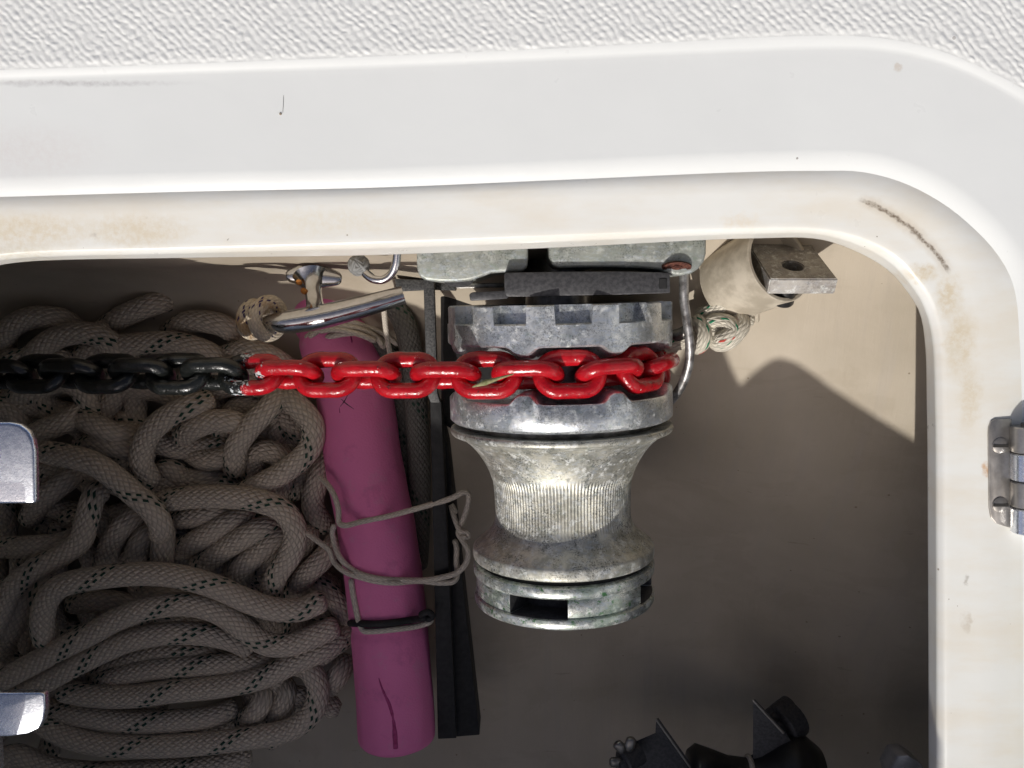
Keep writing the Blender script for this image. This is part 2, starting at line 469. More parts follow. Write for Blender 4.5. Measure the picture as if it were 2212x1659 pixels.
# foam
nt = NT('pink_foam', rough=0.75)
c_ = nt.coord()
fc = nt.mix(nt.noise(c_, 25, 4), (0.72, 0.17, 0.38), (0.80, 0.225, 0.455))
fc = nt.mix(nt.math('MULTIPLY', nt.step(nt.noise(nt.mapping(c_, loc=(3, 3, 3)), 60, 7, 0.7), 0.54, 0.66), 0.4), fc, (0.66, 0.26, 0.42))
fc = nt.mix(nt.math('MULTIPLY', nt.step(nt.noise(nt.mapping(c_, loc=(7, 1, 3)), 38, 7, 0.7), 0.55, 0.68), 0.25), fc, (0.36, 0.08, 0.20))
nt.set('Base Color', fc)
v = nt.n('ShaderNodeTexVoronoi'); nt.put(v.inputs['Vector'], c_); nt.put(v.inputs['Scale'], 650)
b1 = nt.bump(v.outputs['Distance'], 0.25, 0.0006)
nt.set('Normal', nt.bump(nt.noise(c_, 60, 4), 0.3, 0.0025, b1)); nt.set('Subsurface Weight', 0.0)
M_FOAM = nt.m
M_FOAMCUT = m_simple('pink_foam_cut', (0.30, 0.035, 0.13), (0.42, 0.06, 0.2), 0.9, 0.0, 300)

def m_braid(name, base, base2, tracers, N=10, K=0.62, depth=0.0009, dirt=0.0):
    """plaited rope: two families of yarns passing over and under each other, with tracer yarns"""
    nt = NT(name, rough=0.8)
    uv = nt.n('ShaderNodeUVMap').outputs[0]
    sp = nt.n('ShaderNodeSeparateXYZ'); nt.put(sp.inputs[0], uv)
    u, v = sp.outputs[0], sp.outputs[1]
    un = nt.math('MULTIPLY', u, N); vn = nt.math('MULTIPLY', v, N * K)
    a = nt.math('ADD', un, vn); b = nt.math('SUBTRACT', un, vn)
    fa, fb = nt.math('FRACT', a), nt.math('FRACT', b)
    ia, ib = nt.math('FLOOR', a), nt.math('FLOOR', b)
    par = nt.math('FLOORED_MODULO', nt.math('ADD', ia, ib), 2.0)
    sa = nt.math('SINE', nt.math('MULTIPLY', fa, math.pi)); sb = nt.math('SINE', nt.math('MULTIPLY', fb, math.pi))
    ha = nt.math('MULTIPLY', sa, nt.math('POWER', sb, 0.4)); hb = nt.math('MULTIPLY', sb, nt.math('POWER', sa, 0.4))
    mixh = nt.n('ShaderNodeMix', data_type='FLOAT'); nt.put(mixh.inputs[0], par); nt.put(mixh.inputs[2], ha); nt.put(mixh.inputs[3], hb)
    h = mixh.outputs[0]
    co = nt.coord()
    col = nt.mix(nt.noise(co, 30, 4), base, base2)
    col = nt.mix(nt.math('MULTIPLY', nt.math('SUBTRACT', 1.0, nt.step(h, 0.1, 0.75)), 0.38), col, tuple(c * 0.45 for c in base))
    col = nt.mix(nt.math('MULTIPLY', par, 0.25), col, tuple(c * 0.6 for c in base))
    if dirt: col = nt.mix(nt.math('MULTIPLY', nt.step(nt.noise(co, 75, 5), 0.5, 0.68), dirt), col, (0.42, 0.24, 0.09))
    for (fam, lo, hi, c) in tracers:
        i = nt.math('FLOORED_MODULO', ia if fam == 0 else ib, float(N))
        on = nt.math('MULTIPLY', nt.math('GREATER_THAN', i, lo - 0.5), nt.math('LESS_THAN', i, hi + 0.5))
        top = par if fam == 1 else nt.math('SUBTRACT', 1.0, par)
        core = nt.math('GREATER_THAN', sa if fam == 0 else sb, 0.66)
        col = nt.mix(nt.math('MULTIPLY', nt.math('MULTIPLY', on, top), core), col, c)
    nt.set('Base Color', col)
    nt.set('Normal', nt.bump(h, 0.9, depth))
    return nt.m
GREEN = (0.012, 0.055, 0.035)
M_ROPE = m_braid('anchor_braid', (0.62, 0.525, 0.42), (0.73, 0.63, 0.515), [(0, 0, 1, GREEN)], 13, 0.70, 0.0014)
M_ROPE_DARK = m_braid('dark_braid', (0.15, 0.145, 0.13), (0.20, 0.19, 0.17), [(0, 0, 1, GREEN)], 15, 0.68, 0.001)
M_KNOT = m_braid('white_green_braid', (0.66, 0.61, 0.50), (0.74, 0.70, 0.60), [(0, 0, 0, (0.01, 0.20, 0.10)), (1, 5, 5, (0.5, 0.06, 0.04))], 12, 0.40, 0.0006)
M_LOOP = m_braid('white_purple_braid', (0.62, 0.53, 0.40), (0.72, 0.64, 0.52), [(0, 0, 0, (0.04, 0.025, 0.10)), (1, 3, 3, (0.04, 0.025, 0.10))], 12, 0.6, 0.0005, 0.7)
M_CORD = m_braid('thin_white_cord', (0.60, 0.53, 0.44), (0.68, 0.62, 0.53), [], 6, 0.5, 0.0004)
M_GREYKNOT = m_braid('grey_braid', (0.22, 0.225, 0.22), (0.32, 0.32, 0.31), [], 5, 0.35, 0.0008)
M_BLACKCORD = m_simple('black_cord', (0.008, 0.008, 0.009), (0.016, 0.015, 0.016), 0.7)

# chain paints
def m_paint(name, split=False):
    nt = NT(name, rough=0.22)
    co = nt.coord(rnd=True)
    n1 = nt.noise(co, 90, 5)
    red = nt.mix(nt.step(n1, 0.35, 0.7), (0.37, 0.004, 0.010), (0.53, 0.010, 0.018))
    nk = nt.noise(nt.mapping(co, loc=(4, 4, 4)), 260, 7, 0.72)
    red = nt.mix(nt.math('MULTIPLY', nt.step(nk, 0.56, 0.68), 0.7), red, (0.13, 0.004, 0.008))
    red = nt.mix(nt.step(nt.noise(nt.mapping(co, loc=(8, 3, 1)), 150, 8, 0.75), 0.64, 0.66), red, (0.06, 0.025, 0.025))
    red = nt.mix(nt.step(nt.noise(nt.mapping(co, loc=(3, 1, 4)), 250, 6, 0.7), 0.675, 0.69), red, (0.66, 0.63, 0.60))
    blk = nt.mix(n1, (0.006, 0.007, 0.007), (0.016, 0.018, 0.016))
    blk = nt.mix(nt.step(nt.noise(nt.mapping(co, loc=(1, 2, 9)), 210, 6, 0.7), 0.67, 0.71), blk, (0.35, 0.39, 0.41))
    if name == 'red_paint': col = red
    elif name == 'black_paint': col = blk
    else:
        oc = nt.coord()
        sp = nt.n('ShaderNodeSeparateXYZ'); nt.put(sp.inputs[0], oc)
        edge = nt.math('ADD', sp.outputs[0], nt.math('MULTIPLY', nt.math('SUBTRACT', nt.noise(oc, 75, 7, 0.72), 0.5), 0.06))
        col = nt.mix(nt.math('GREATER_THAN', edge, split), blk, red)
        band = nt.math('MULTIPLY', nt.math('GREATER_THAN', edge, split - 0.004), nt.math('LESS_THAN', edge, split + 0.001))
        col = nt.mix(nt.math('MULTIPLY', band, nt.step(nt.noise(oc, 420, 4), 0.5, 0.54)), col, (0.6, 0.64, 0.66))
    nt.set('Base Color', col)
    nt.set('Roughness', nt.math('ADD', nt.math('MULTIPLY', nk, 0.25), 0.1))
    b = nt.bump(nt.noise(co, 140, 5), 0.55, 0.0020)
    nt.set('Normal', nt.bump(nt.noise(co, 420, 3), 0.3, 0.0006, b))
    nt.set('Coat Weight', 0.2); nt.set('Coat Roughness', 0.12)
    return nt.m
M_RED = m_paint('red_paint'); M_BLACK = m_paint('black_paint')

# ------------------------------------------------------------------ the deck with its hatch opening
LOOPS = {
 'D':  (-0.022, 0, [(-70,600),(-20,578),(48,566),(404,557),(813,551),(1200,535),(1626,515),(1770,517),(1851,544),(1919,584),(1959,629),(1986,674),(1998,740),(2002,883),(2004,1152),(2006,1659),(2006,1800)]),
 'C2': (-0.0072, 20, [(-80,585),(-20,566),(48,557),(404,547),(813,536),(1200,522),(1626,505),(1770,506),(1851,528),(1919,563),(1961,606),(1994,657),(2013,722),(2021,880),(2023,1152),(2024,1659),(2025,1810)]),
 'C':  (-0.0034, 36, [(-95,573),(-20,555),(48,547),(404,537),(813,525),(1200,510),(1626,494),(1770,496),(1857,514),(1928,547),(1973,589),(2010,642),(2031,710),(2040,880),(2041,1152),(2042,1659),(2043,1820)]),
 'G':  (-0.0007, 120, [(-150,465),(-20,453),(48,451),(404,441),(813,425),(1200,411),(1626,402),(1770,403),(1870,412),(1963,445),(2040,490),(2092,555),(2117,630),(2124,880),(2126,1152),(2127,1659),(2128,1860)]),
 'F2': (-0.0024, 200, [(-170,428),(-20,421),(48,419),(404,409),(813,400),(1200,384),(1626,366),(1770,364),(1860,366),(1950,389),(2036,433),(2102,485),(2159,547),(2194,615),(2208,746),(2214,1152),(2216,1659),(2218,1900)]),
 'F1': (0.0, 228, [(-190,402),(-20,396),(48,395),(404,386),(813,377),(1200,361),(1626,341),(1770,339),(1868,341),(1963,365),(2054,410),(2125,465),(2184,530),(2220,600),(2237,746),(2243,1152),(2245,1659),(2245,1920)]),
 'F0': (0.0, 420, [(-300,180),(-20,172),(48,170),(404,158),(813,145),(1200,128),(1626,110),(1760,105),(1896,108),(2031,135),(2120,172),(2212,225),(2290,300),(2350,400),(2380,560),(2390,746),(2400,1152),(2400,1659),(2400,2050)]),
 'T':  (0.0012, 450, [(-310,160),(-20,152),(48,150),(404,138),(813,122),(1200,105),(1626,82),(1760,77),(1880,80),(1995,99),(2080,128),(2166,168),(2212,192),(2310,260),(2385,350),(2425,500),(2440,746),(2450,1152),(2450,1659),(2450,2080)]),
}
NA, NB = 150, 70
def loop_world(key, na=NA, nb=NB):
    z, o, A = LOOPS[key]
    xr, ye = A[-1]
    ye2 = 3480 + o
    B = [A[-1], (xr - 25, ye2 - 25), (xr - 150, ye2 - 6), (1000, 3440 + o), (60, 3360 + o), (-60 - o*0.7, 3330 + o*0.7), (-95 - o, 3200), (-95 - o, 2600), (-95 - o, 2200), (-95 - o, 1600), (-95 - o, 1100), (-95 - o, 720), A[0]]
    pa = catmull(A, na); pb = catmull(B, nb + 2)[1:-1]
    pp = np.concatenate([pa, pb])
    return np.array([P(x, y, z) for x, y in pp])
LW = {k: loop_world(k) for k in LOOPS}
def _outset(loop, d):
    t = np.roll(loop, -1, axis=0) - np.roll(loop, 1, axis=0)
    n = np.stack([-t[:, 1], t[:, 0], np.zeros(len(t))], axis=1)
    return loop + n / (np.linalg.norm(n, axis=1)[:, None] + 1e-12) * d
LW['F1'] = _outset(LW['F1'], 0.0030)
LW['F2'] = _outset(LW['F2'], -0.0012)
def lerp(a, b, t, dz=0.0):
    g = LW[a] * (1 - t) + LW[b] * t
    g[:, 2] += dz
    return g
def rows_mesh(rows): return grid_mesh(np.stack(rows, axis=1)[:, ::-1], closed_u=True, ang=180)
# deck: flange (rim, flat band, rounded edge) ...
flange_rows = [LW['T'], lerp('T', 'F0', 0.35, 0.0002), lerp('T', 'F0', 0.7, 0.0), lerp('T', 'F0', 0.95, 0.0), lerp('F0', 'F1', 0.02), lerp('F0', 'F1', 0.08), lerp('F0', 'F1', 0.5), lerp('F0', 'F1', 0.92),
               lerp('F0', 'F1', 0.985), LW['F1'], lerp('F1', 'F2', 0.2, 0.0003), lerp('F1', 'F2', 0.4, 0.0004), lerp('F1', 'F2', 0.6, 0.0004), lerp('F1', 'F2', 0.8, 0.0002), lerp('F1', 'F2', 0.93, 0.00005), LW['F2']]
ledge_rows = [LW['F2'], lerp('F2', 'G', 0.12, 0.0002), lerp('F2', 'G', 0.35, 0.0004), lerp('F2', 'G', 0.65, 0.0003), LW['G'] , lerp('G', 'C', 0.18), lerp('G', 'C', 0.5), lerp('G', 'C', 0.86, 0.0002), lerp('G', 'C', 0.96, 0.0002), LW['C'], lerp('C', 'C2', 0.4, 0.0006), lerp('C', 'C2', 0.8, 0.0003), LW['C2'],
              lerp('C2', 'D', 0.15), lerp('C2', 'D', 0.9), LW['D']]
under = LW['D'].copy()
cen = under.mean(axis=0)
def outset(loop, d):
    t = np.roll(loop, -1, axis=0) - np.roll(loop, 1, axis=0)
    n = np.stack([-t[:, 1], t[:, 0], np.zeros(len(t))], axis=1)
    n /= np.linalg.norm(n, axis=1)[:, None] + 1e-12
    return loop + n * d
for k, (d, dz) in enumerate([(0.0015, -0.0015), (0.012, -0.002), (0.08, -0.002), (0.35, -0.002)]):
    u = outset(LW['D'], d); u[:, 2] += dz; ledge_rows.append(u)
deck = new_obj('deck', rows_mesh(flange_rows), M_FLANGE)
tag(deck, 'smooth white gelcoat deck band round the locker hatch', kind='structure')
ledge = new_obj('hatch_ledge', rows_mesh(ledge_rows), M_LEDGE)
tag(ledge, 'stained cream hatch ledge and rounded lip of the locker opening', kind='structure')
# non-skid field: a real moulded weave
Tn = loop_world('T', 1500, 120)
tt = catmull(Tn, len(Tn), closed=False)
def nonskid():
    rows = []
    ds = np.concatenate([np.linspace(0, 0.075, 140), [0.12, 0.35]])
    G = np.stack([outset(Tn, d) for d in ds], axis=1)
    X, Y = G[:, :, 0] * 1000, G[:, :, 1] * 1000
    wx = (vnoise(X/9, Y/9, 1) - 0.5) * 2.4 + (vnoise(X/2.2, Y/2.2, 2) - 0.5) * 1.5
    wy = (vnoise(X/9, Y/9, 3) - 0.5) * 2.4 + (vnoise(X/2.2, Y/2.2, 4) - 0.5) * 1.5
    x, y = X + wx, Y + wy
    an = R(46)
    q = x * math.sin(an) + y * math.cos(an)
    p = x * math.cos(an) - y * math.sin(an)
    row = np.floor(q / 3.5)
    rid = 1 - np.abs((q / 3.5) % 1.0 - 0.5) * 2
    ph = np.sin(row * 12.9898) * 43758.5453
    sub = 1 - np.abs((p / 4.4 + ph) % 1.0 - 0.5) * 2
    h = np.sqrt(np.clip(rid, 0, 1)) * (0.30 + 0.70 * np.sqrt(sub)) * (0.6 + 0.7 * vnoise(X/3.5, Y/3.5, 12)) + 0.22 * vnoise(X/1.1, Y/1.1, 6)
    fade = np.clip((ds[None, :] - 0.0005 + 0.002 * (vnoise(X/2.2, Y/2.2, 8) - 0.5)) / 0.002, 0, 1)
    fade[:, -2:] = 0
    G[:, :, 2] = 0.0012 + 0.00075 * h * fade
    return grid_mesh(G[:, ::-1], closed_u=True, fin=False)
ns = new_obj('nonskid_field', nonskid(), M_NONSKID)
tag(ns, 'textured white non-skid deck field along the top', kind='structure')
# a few hairs and scratches lying on the white band
new_obj('hair', tube_mesh([P(612.5, 206, 0.0001), P(612, 225, 0.0002), P(610.5, 244, 0.0001)], 0.00008, 5), M_SLOT, deck)
new_obj('grit', ring_mesh(P(606, 246, 0), (0, 0, 1), (1, 0, 0), [(0.0, 0.0006), (0.0006, 0.0004), (0.0007, 0)], 8), M_DIRT, deck)

# ------------------------------------------------------------------ the locker inside (hull side, floor, ends)
COLX = [-0.50, -0.25, -0.10, 0.03, 0.130, 0.217, 0.278, 0.40, 0.55]
PROF = [
 [(34,-24),(27,-60),(23,-120),(20,-170),(17,-215),(4,-254),(-30,-274),(-60,-280),(-160,-285),(-260,-286),(-1000,-286)],
 [(34,-24),(27,-60),(23,-120),(20,-170),(17,-215),(4,-254),(-30,-274),(-60,-280),(-160,-285),(-260,-286),(-1000,-286)],
 [(40,-24),(29,-60),(23,-120),(17,-170),(8,-212),(-12,-248),(-50,-272),(-75,-279),(-160,-285),(-250,-287),(-1000,-287)],
 [(60,-24),(40,-60),(20,-120),(-6,-168),(-40,-208),(-80,-243),(-118,-270),(-136,-277),(-185,-282),(-230,-288),(-1000,-288)],
 [(100,-24),(72,-78),(34,-120),(-14,-152),(-75,-188),(-130,-229),(-182,-266),(-203,-275),(-260,-281),(-302,-289),(-1000,-290)],
 [(100,-24),(78,-84),(26,-118),(-48,-138),(-128,-173),(-200,-228),(-245,-265),(-264,-275),(-335,-281),(-392,-290),(-1000,-292)],
 [(100,-24),(72,-80),(14,-108),(-66,-130),(-150,-166),(-230,-220),(-285,-263),(-306,-274),(-385,-281),(-450,-291),(-1000,-293)],
 [(100,-24),(62,-66),(-10,-92),(-100,-120),(-200,-160),(-295,-214),(-365,-261),(-389,-273),(-480,-281),(-560,-291),(-1000,-293)],
 [(80,-24),(55,-46),(-30,-76),(-130,-114),(-240,-160),(-360,-214),(-460,-261),(-490,-273),(-600,-281),(-690,-291),(-1000,-293)],
]
def liner():
    prof = np.array(PROF, float) / 1000.0
    xs = np.linspace(COLX[0], COLX[-1], 90)
    cols = np.stack([catmull(p, 0, raw=True) for p in prof], axis=0)
    nrow = cols.shape[1]      # (ncol, nrow, 2)
    G = np.zeros((len(xs), nrow, 3))
    for j in range(nrow):
        cy = catmull(np.stack([np.array(COLX), cols[:, j, 0]], axis=1), 300)
        cz = catmull(np.stack([np.array(COLX), cols[:, j, 1]], axis=1), 300)
        G[:, j, 0] = xs
        G[:, j, 1] = np.interp(xs, cy[:, 0], cy[:, 1]); G[:, j, 2] = np.interp(xs, cz[:, 0], cz[:, 1])
    return grid_mesh(G, ang=180)
hull = new_obj('locker_liner', liner(), M_LINER)
tag(hull, 'beige gelcoat hull side curving into the locker floor', kind='structure')
# far side and end bulkheads of the locker, below the unseen rest of the deck
def quad_sheet(name, pts):
    me = bpy.data.meshes.new('m'); me.from_pydata([tuple(p) for p in pts], [], [(0, 1, 2, 3)])
    o = new_obj(name, me, M_FLANGE); tag(o, 'plain white inner wall of the locker', kind='structure'); return o
quad_sheet('locker_wall_near', [(-0.5, -0.74, -0.026), (0.55, -0.78, -0.026), (0.55, -0.94, -0.31), (-0.5, -0.92, -0.292)])
quad_sheet('locker_wall_left', [(-0.48, 0.09, -0.018), (-0.48, -0.97, -0.018), (-0.48, -0.97, -0.3), (-0.48, 0.09, -0.3)])
quad_sheet('locker_wall_right', [(0.52, 0.09, -0.018), (0.52, -0.97, -0.018), (0.52, -0.97, -0.3), (0.52, 0.09, -0.3)])

# added wall shaped to cast shade, like a rail along the unseen near side
BH = 0.50
eq = [(-0.70,-0.228),(-0.25,-0.232),(-0.156,-0.245),(-0.08,-0.288),(0.0,-0.305),(0.070,-0.320),(0.078,-0.310),(0.0785,-0.176),(0.088,-0.181),(0.0939,-0.1964),(0.1004,-0.2185),(0.1071,-0.2354),(0.1157,-0.219),(0.1241,-0.2059),
      (0.1306,-0.1972),(0.1371,-0.1934),(0.147,-0.194),(0.160,-0.2017),(0.173,-0.211),(0.190,-0.2213),(0.2062,-0.2316),(0.2170,-0.238),(0.2370,-0.250),(0.2380,-0.300),(0.65,-0.345)]
bl_in = [Vector((x - LX * BH, y - 1.05 * BH, 0)) for x, y in eq]
rows = []
for v in bl_in:
    rows.append([(v.x, v.y, -0.02), (v.x, v.y, BH - 0.002), (v.x, v.y - 0.002, BH), (v.x, v.y - 0.006, BH), (v.x, v.y - 0.008, BH - 0.002), (v.x, v.y - 0.008, -0.02)])
screen = new_obj('shade_screen', grid_mesh(np.array(rows), ang=60), M_FLANGE)
tag(screen, 'added white shade-casting rail on the near side', kind='structure')

# ------------------------------------------------------------------ windlass
AXZ = -0.115
WO = P(1207, 640, AXZ)
wa = Vector((math.sin(R(1.35)), -math.cos(R(1.35)), 0))
def sy(py, z=AXZ + 0.008): return -(P(1207, py, z).y - WO.y)
wind = thing('windlass', 'corroded silvery windlass with ribbed drum hanging in the locker', 'windlass', WO)
def wring(name, rows, mat, nseg=96, phi_fn=None, phis=None, parent=wind, ang=35):
    # ref = up (front), phi grows to the right
    ax = wa; c = WO
    if phis is None: phis = np.linspace(0, 2*np.pi, nseg, endpoint=False)
    up = np.array((0, 0, 1.0)); rt = np.array(Vector((0, 0, 1)).cross(wa)) * 1.0
    if rt[0] < 0: rt = -rt
    G = np.zeros((len(phis), len(phi_fn(0.0)) if phi_fn else len(rows), 3))
    cc, aa = np.array(c), np.array(ax)
    for i, ph in enumerate(phis):
        d = up * math.cos(ph) + rt * math.sin(ph)
        for j, (r, s) in enumerate(phi_fn(ph) if phi_fn else rows):
            G[i, j] = cc + aa * s + d * r
    return new_obj(name, grid_mesh(G, closed_u=True, ang=ang), mat, parent)
def wpt(r, ph, s):
    rt = Vector((0, 0, 1)).cross(wa)
    if rt.x < 0: rt = -rt
    return WO + wa * s + Vector((0, 0, 1)) * (r * math.cos(ph)) + rt * (r * math.sin(ph))
RG = 0.0732
POCK = R(45)
PH_B = R(2.0)                       # a flat link sits at this angle
def pocket(ph):
    """0 at a tooth, 1 in the middle of a pocket"""
    x = ((ph - PH_B) / POCK) % 1.0
    x = min(x, 1 - x) * 2
    return 1 - min(max((x - 0.60) / 0.32, 0), 1)
NOTCH = R(30); NW = R(16.5)
def smooth(x): x = min(max(x, 0), 1); return x*x*(3-2*x)
st, sn, sb = sy(656), sy(656) + 0.0108, sy(754)
def upper_ring(ph):
    x = ((ph - R(3.5)) / NOTCH + 0.5) % 1.0 - 0.5
    innotch = abs(x) * NOTCH < NW / 2
    s1 = sn if innotch else st
    k = smooth(pocket(ph))
    b = sb - 0.0048 * k
    return [(0.034, st), (RG - 0.0078, st), (RG - 0.0075, st), (RG - 0.0070, s1), (RG - 0.0008, s1), (RG, s1 + 0.0008), (RG, (s1 + b) / 2), (RG, b - 0.0012), (RG - 0.0012, b),
            (RG - 0.008, b - 0.0035 * k + 0.002), (RG - 0.022, b + 0.0035 - 0.002 * k), (0.044, b + 0.007)]
ph_list = []
for k in range(12):
    c = R(3.5) + k * NOTCH
    ph_list += [c - NW/2 - R(0.6), c - NW/2 + 1e-4, c + NW/2 - 1e-4, c + NW/2 + R(0.6)]
ph_list += list(np.linspace(0, 2*np.pi, 200, endpoint=False))
ph_list = sorted(set(round(p % (2*np.pi), 5) for p in ph_list))
wring('chain_wheel_upper_half', None, M_GYPSY, phi_fn=upper_ring, phis=ph_list, ang=40)
lt, lb = sy(832), sy(905)
def lower_ring(ph):
    k = smooth(pocket(ph))
    t = lt + 0.0062 * k - 0.0012
    return [(0.044, lt - 0.006), (RG - 0.024, lt - 0.002 + 0.003 * k), (RG - 0.010, t - 0.0012 + 0.002 * k), (RG - 0.0012, t), (RG, t + 0.0014), (RG, (t + lb) / 2), (RG, lb - 0.002), (RG - 0.002, lb), (0.052, lb + 0.0005)]
wring('chain_wheel_lower_half', None, M_GYPSY, phi_fn=lower_ring, nseg=256, ang=45)
wring('chain_wheel_core', [(0.040, st + 0.004), (0.0445, st + 0.01), (0.0445, lb - 0.005), (0.04, lb)], M_DARKSS, 64)
wring('spacer_disc', [(0.02, lb - 0.001), (0.0625, lb - 0.0008), (0.0632, lb + 0.0006), (0.0632, sy(918) - 0.001), (0.0625, sy(920)), (0.02, sy(920))], M_DARKSS, 96)
drum_prof = [(0.0, 921), (0.055, 921.5), (0.0700, 919), (0.0724, 918.5), (0.0732, 921), (0.0733, 927), (0.0727, 931.5), (0.0705, 935), (0.0665, 941), (0.0625, 951), (0.0580, 966), (0.0545, 981),
             (0.0512, 999), (0.0487, 1016), (0.0472, 1030), (0.04665, 1035), (0.0463, 1039), (0.0459, 1052), (0.0455, 1070), (0.0453, 1090), (0.0453, 1108), (0.0454, 1119), (0.0457, 1124), (0.0463, 1131), (0.0474, 1139), (0.0492, 1148), (0.0520, 1157),
             (0.0556, 1166), (0.0588, 1174), (0.0601, 1177.5), (0.0606, 1182), (0.0606, 1199), (0.0601, 1202), (0.0588, 1204), (0.0555, 1205)]
dp = catmull([(r * 1000, sy(y) * 1000) for r, y in drum_prof[1:]], 150) / 1000.0
s0, s1_ = sy(1014), sy(1134)
NR = 132
def drum_fn(ph):
    g = 0.5 - 0.5 * math.cos(ph * NR)
    jit = 0.0009 * math.sin(ph * 31.3) * math.sin(ph * 7.1)
    out = []
    for r, s in dp:
        k = smooth((s - s0 - jit) / 0.005) * smooth((s1_ + jit - s) / 0.0035)
        out.append((r - 0.00052 * k * (g ** 2.2), s))
    return [(0.0, dp[0][1])] + out
wring('warping_drum', None, M_DRUM, phi_fn=drum_fn, nseg=NR * 6, ang=50)
wring('groove_collar', [(0.02, sy(1203)), (0.0562, sy(1204)), (0.0562, sy(1220)), (0.02, sy(1221))], M_BLACKMETAL, 96)
cs0, cs1 = sy(1236), sy(1277)
SL0, SLW = R(-38), R(37)
def cap_fn(ph):
    x = (ph - SL0) % R(90)
    ins = x < SLW
    r = 0.0400 if ins else 0.0592
    ri = 0.0400 if ins else 0.0586
    return [(0.0, sy(1214)), (0.0590, sy(1214)), (0.0602, sy(1216)), (0.0607, sy(1220)), (0.0607, cs0 - 0.0012), (0.0600, cs0), (0.0592, cs0 + 0.0006), (ri, cs0 + 0.0008), (r, cs0 + 0.0018), (r, cs1 - 0.0012), (ri, cs1 - 0.0004), (0.0592, cs1), (0.0604, cs1 + 0.0006), (0.0608, cs1 + 0.002), (0.0606, sy(1292)), (0.0596, sy(1297)), (0.056, sy(1299)), (0.0, sy(1299))]
cph = list(np.linspace(0, 2*np.pi, 180, endpoint=False))
for k in range(4):
    for e in (0, SLW):
        c = SL0 + k * R(90) + e
        cph += [c - 2e-4, c + 2e-4]
cph = sorted(set(round(p % (2*np.pi), 5) for p in cph))
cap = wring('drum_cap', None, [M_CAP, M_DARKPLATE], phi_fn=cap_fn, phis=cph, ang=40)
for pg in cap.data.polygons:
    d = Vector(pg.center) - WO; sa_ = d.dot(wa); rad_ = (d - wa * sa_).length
    if cs0 - 0.0003 < sa_ < cs1 + 0.0003 and rad_ < 0.0535: pg.material_index = 1  # slot insides coloured dark to stand in for shade in the recess
wring('shaft', [(0.0, sy(560)), (0.022, sy(560)), (0.022, sy(930)), (0.0, sy(930))], M_DARKSS, 40)
# mounting base: two cast lobes
baseL = [(899,500),(1141,500),(1141,560),(1139,578),(1128,586),(1100,587),(1060,590),(1040,598),(1015,606),(985,609),(950,609),(920,606),(905,597),(900,578)]
baseR = [(1184,500),(1527,500),(1526,548),(1521,566),(1508,582),(1492,592),(1468,596),(1445,592),(1425,583),(1380,579),(1320,577),(1260,577),(1205,579),(1192,572),(1186,556)]
bl = new_obj('base_lobe', px_prism(baseL, -0.060, 0.085, 0.0042, 4), M_BASE, wind)
br = new_obj('base_lobe', px_prism(baseR, -0.058, 0.085, 0.0045, 4), M_BASE, wind)
def disc(name, c, n, rows, mat, parent, nseg=28):
    ref = Vector((1, 0, 0)) if abs(Vector(n).normalized().x) < 0.9 else Vector((0, 0, 1))
    return new_obj(name, ring_mesh(c, n, ref, rows, nseg), mat, parent)
# rusted bolt recess on the right lobe, dark drain hole under the left one
c = P(1462, 578, -0.0575)
rec = disc('bolt_recess', c, Vector((0, -0.5, 0.87)), [(0.0, 0.0012), (0.0030, 0.0013), (0.0034, 0.0004), (0.0058, 0.0003), (0.0066, 0.0010), (0.0084, 0.0008), (0.0092, -0.002)], M_RUSTED, br)
for vv in rec.data.vertices: vv.co.y = c.y + (vv.co.y - c.y) * 0.42
c = P(990, 602, -0.072)
disc('bolt_recess', c, Vector((0, -0.9, 0.45)), [(0.0, 0.0004), (0.0065, 0.0006), (0.0090, 0.0012), (0.0098, -0.003)], M_DARKPLATE, bl)
# dark plate (chain stripper seat) between base and chain wheel
plate = [(1089,592),(1092,589),(1200,587),(1330,586),(1428,588),(1447,590),(1448,633),(1424,634),(1330,637),(1200,639),(1140,641),(1096,641),(1090,634)]
pl = new_obj('brake_plate', px_prism(plate, -0.052, 0.05, 0.0010, 2), M_DARKPLATE, wind)
new_obj('brake_lug', px_prism([(1013,636),(1020,631),(1085,628),(1098,625),(1098,645),(1060,648),(1016,650)], -0.057, 0.03, 0.0008, 2), M_DARKPLATE, wind)
new_obj('brake_notch', px_prism([(1424,601),(1441,601),(1441,624),(1424,624)], -0.0515, 0.02, 0.0003, 1), M_BLACKMETAL, pl)
new_obj('brake_spring_bar', box_between(P(985, 618, -0.09), P(1090, 616, -0.09), 0.003, 0.003), M_DARKSS, wind)
shade_px = [(950,596),(1425,596),(1425,860),(1400,900),(1370,915),(1010,930),(965,930),(952,900)]
new_obj('shade_backing', px_prism(shade_px, -0.196, 0.06, 0.006, 3), M_BLACKMETAL, wind)  # black box added where deep shade lies behind the chain wheel
# bent rod that strips the chain off the wheel
rod = [P(1478, 575, -0.100), P(1477, 620, -0.100), P(1478, 650, -0.101), P(1485, 700, -0.102), P(1490, 745, -0.104), P(1489, 780, -0.108), P(1478, 820, -0.113), P(1462, 850, -0.120), P(1440, 875, -0.13)]
new_obj('stripper_rod', tube_mesh(rod, 0.0031, 16), M_RODSS, wind)
new_obj('rod_lug', tube_mesh([P(1488, 712, -0.108), P(1470, 722, -0.112), P(1452, 726, -0.115)], 0.0042, 12), M_DARKSS, wind)

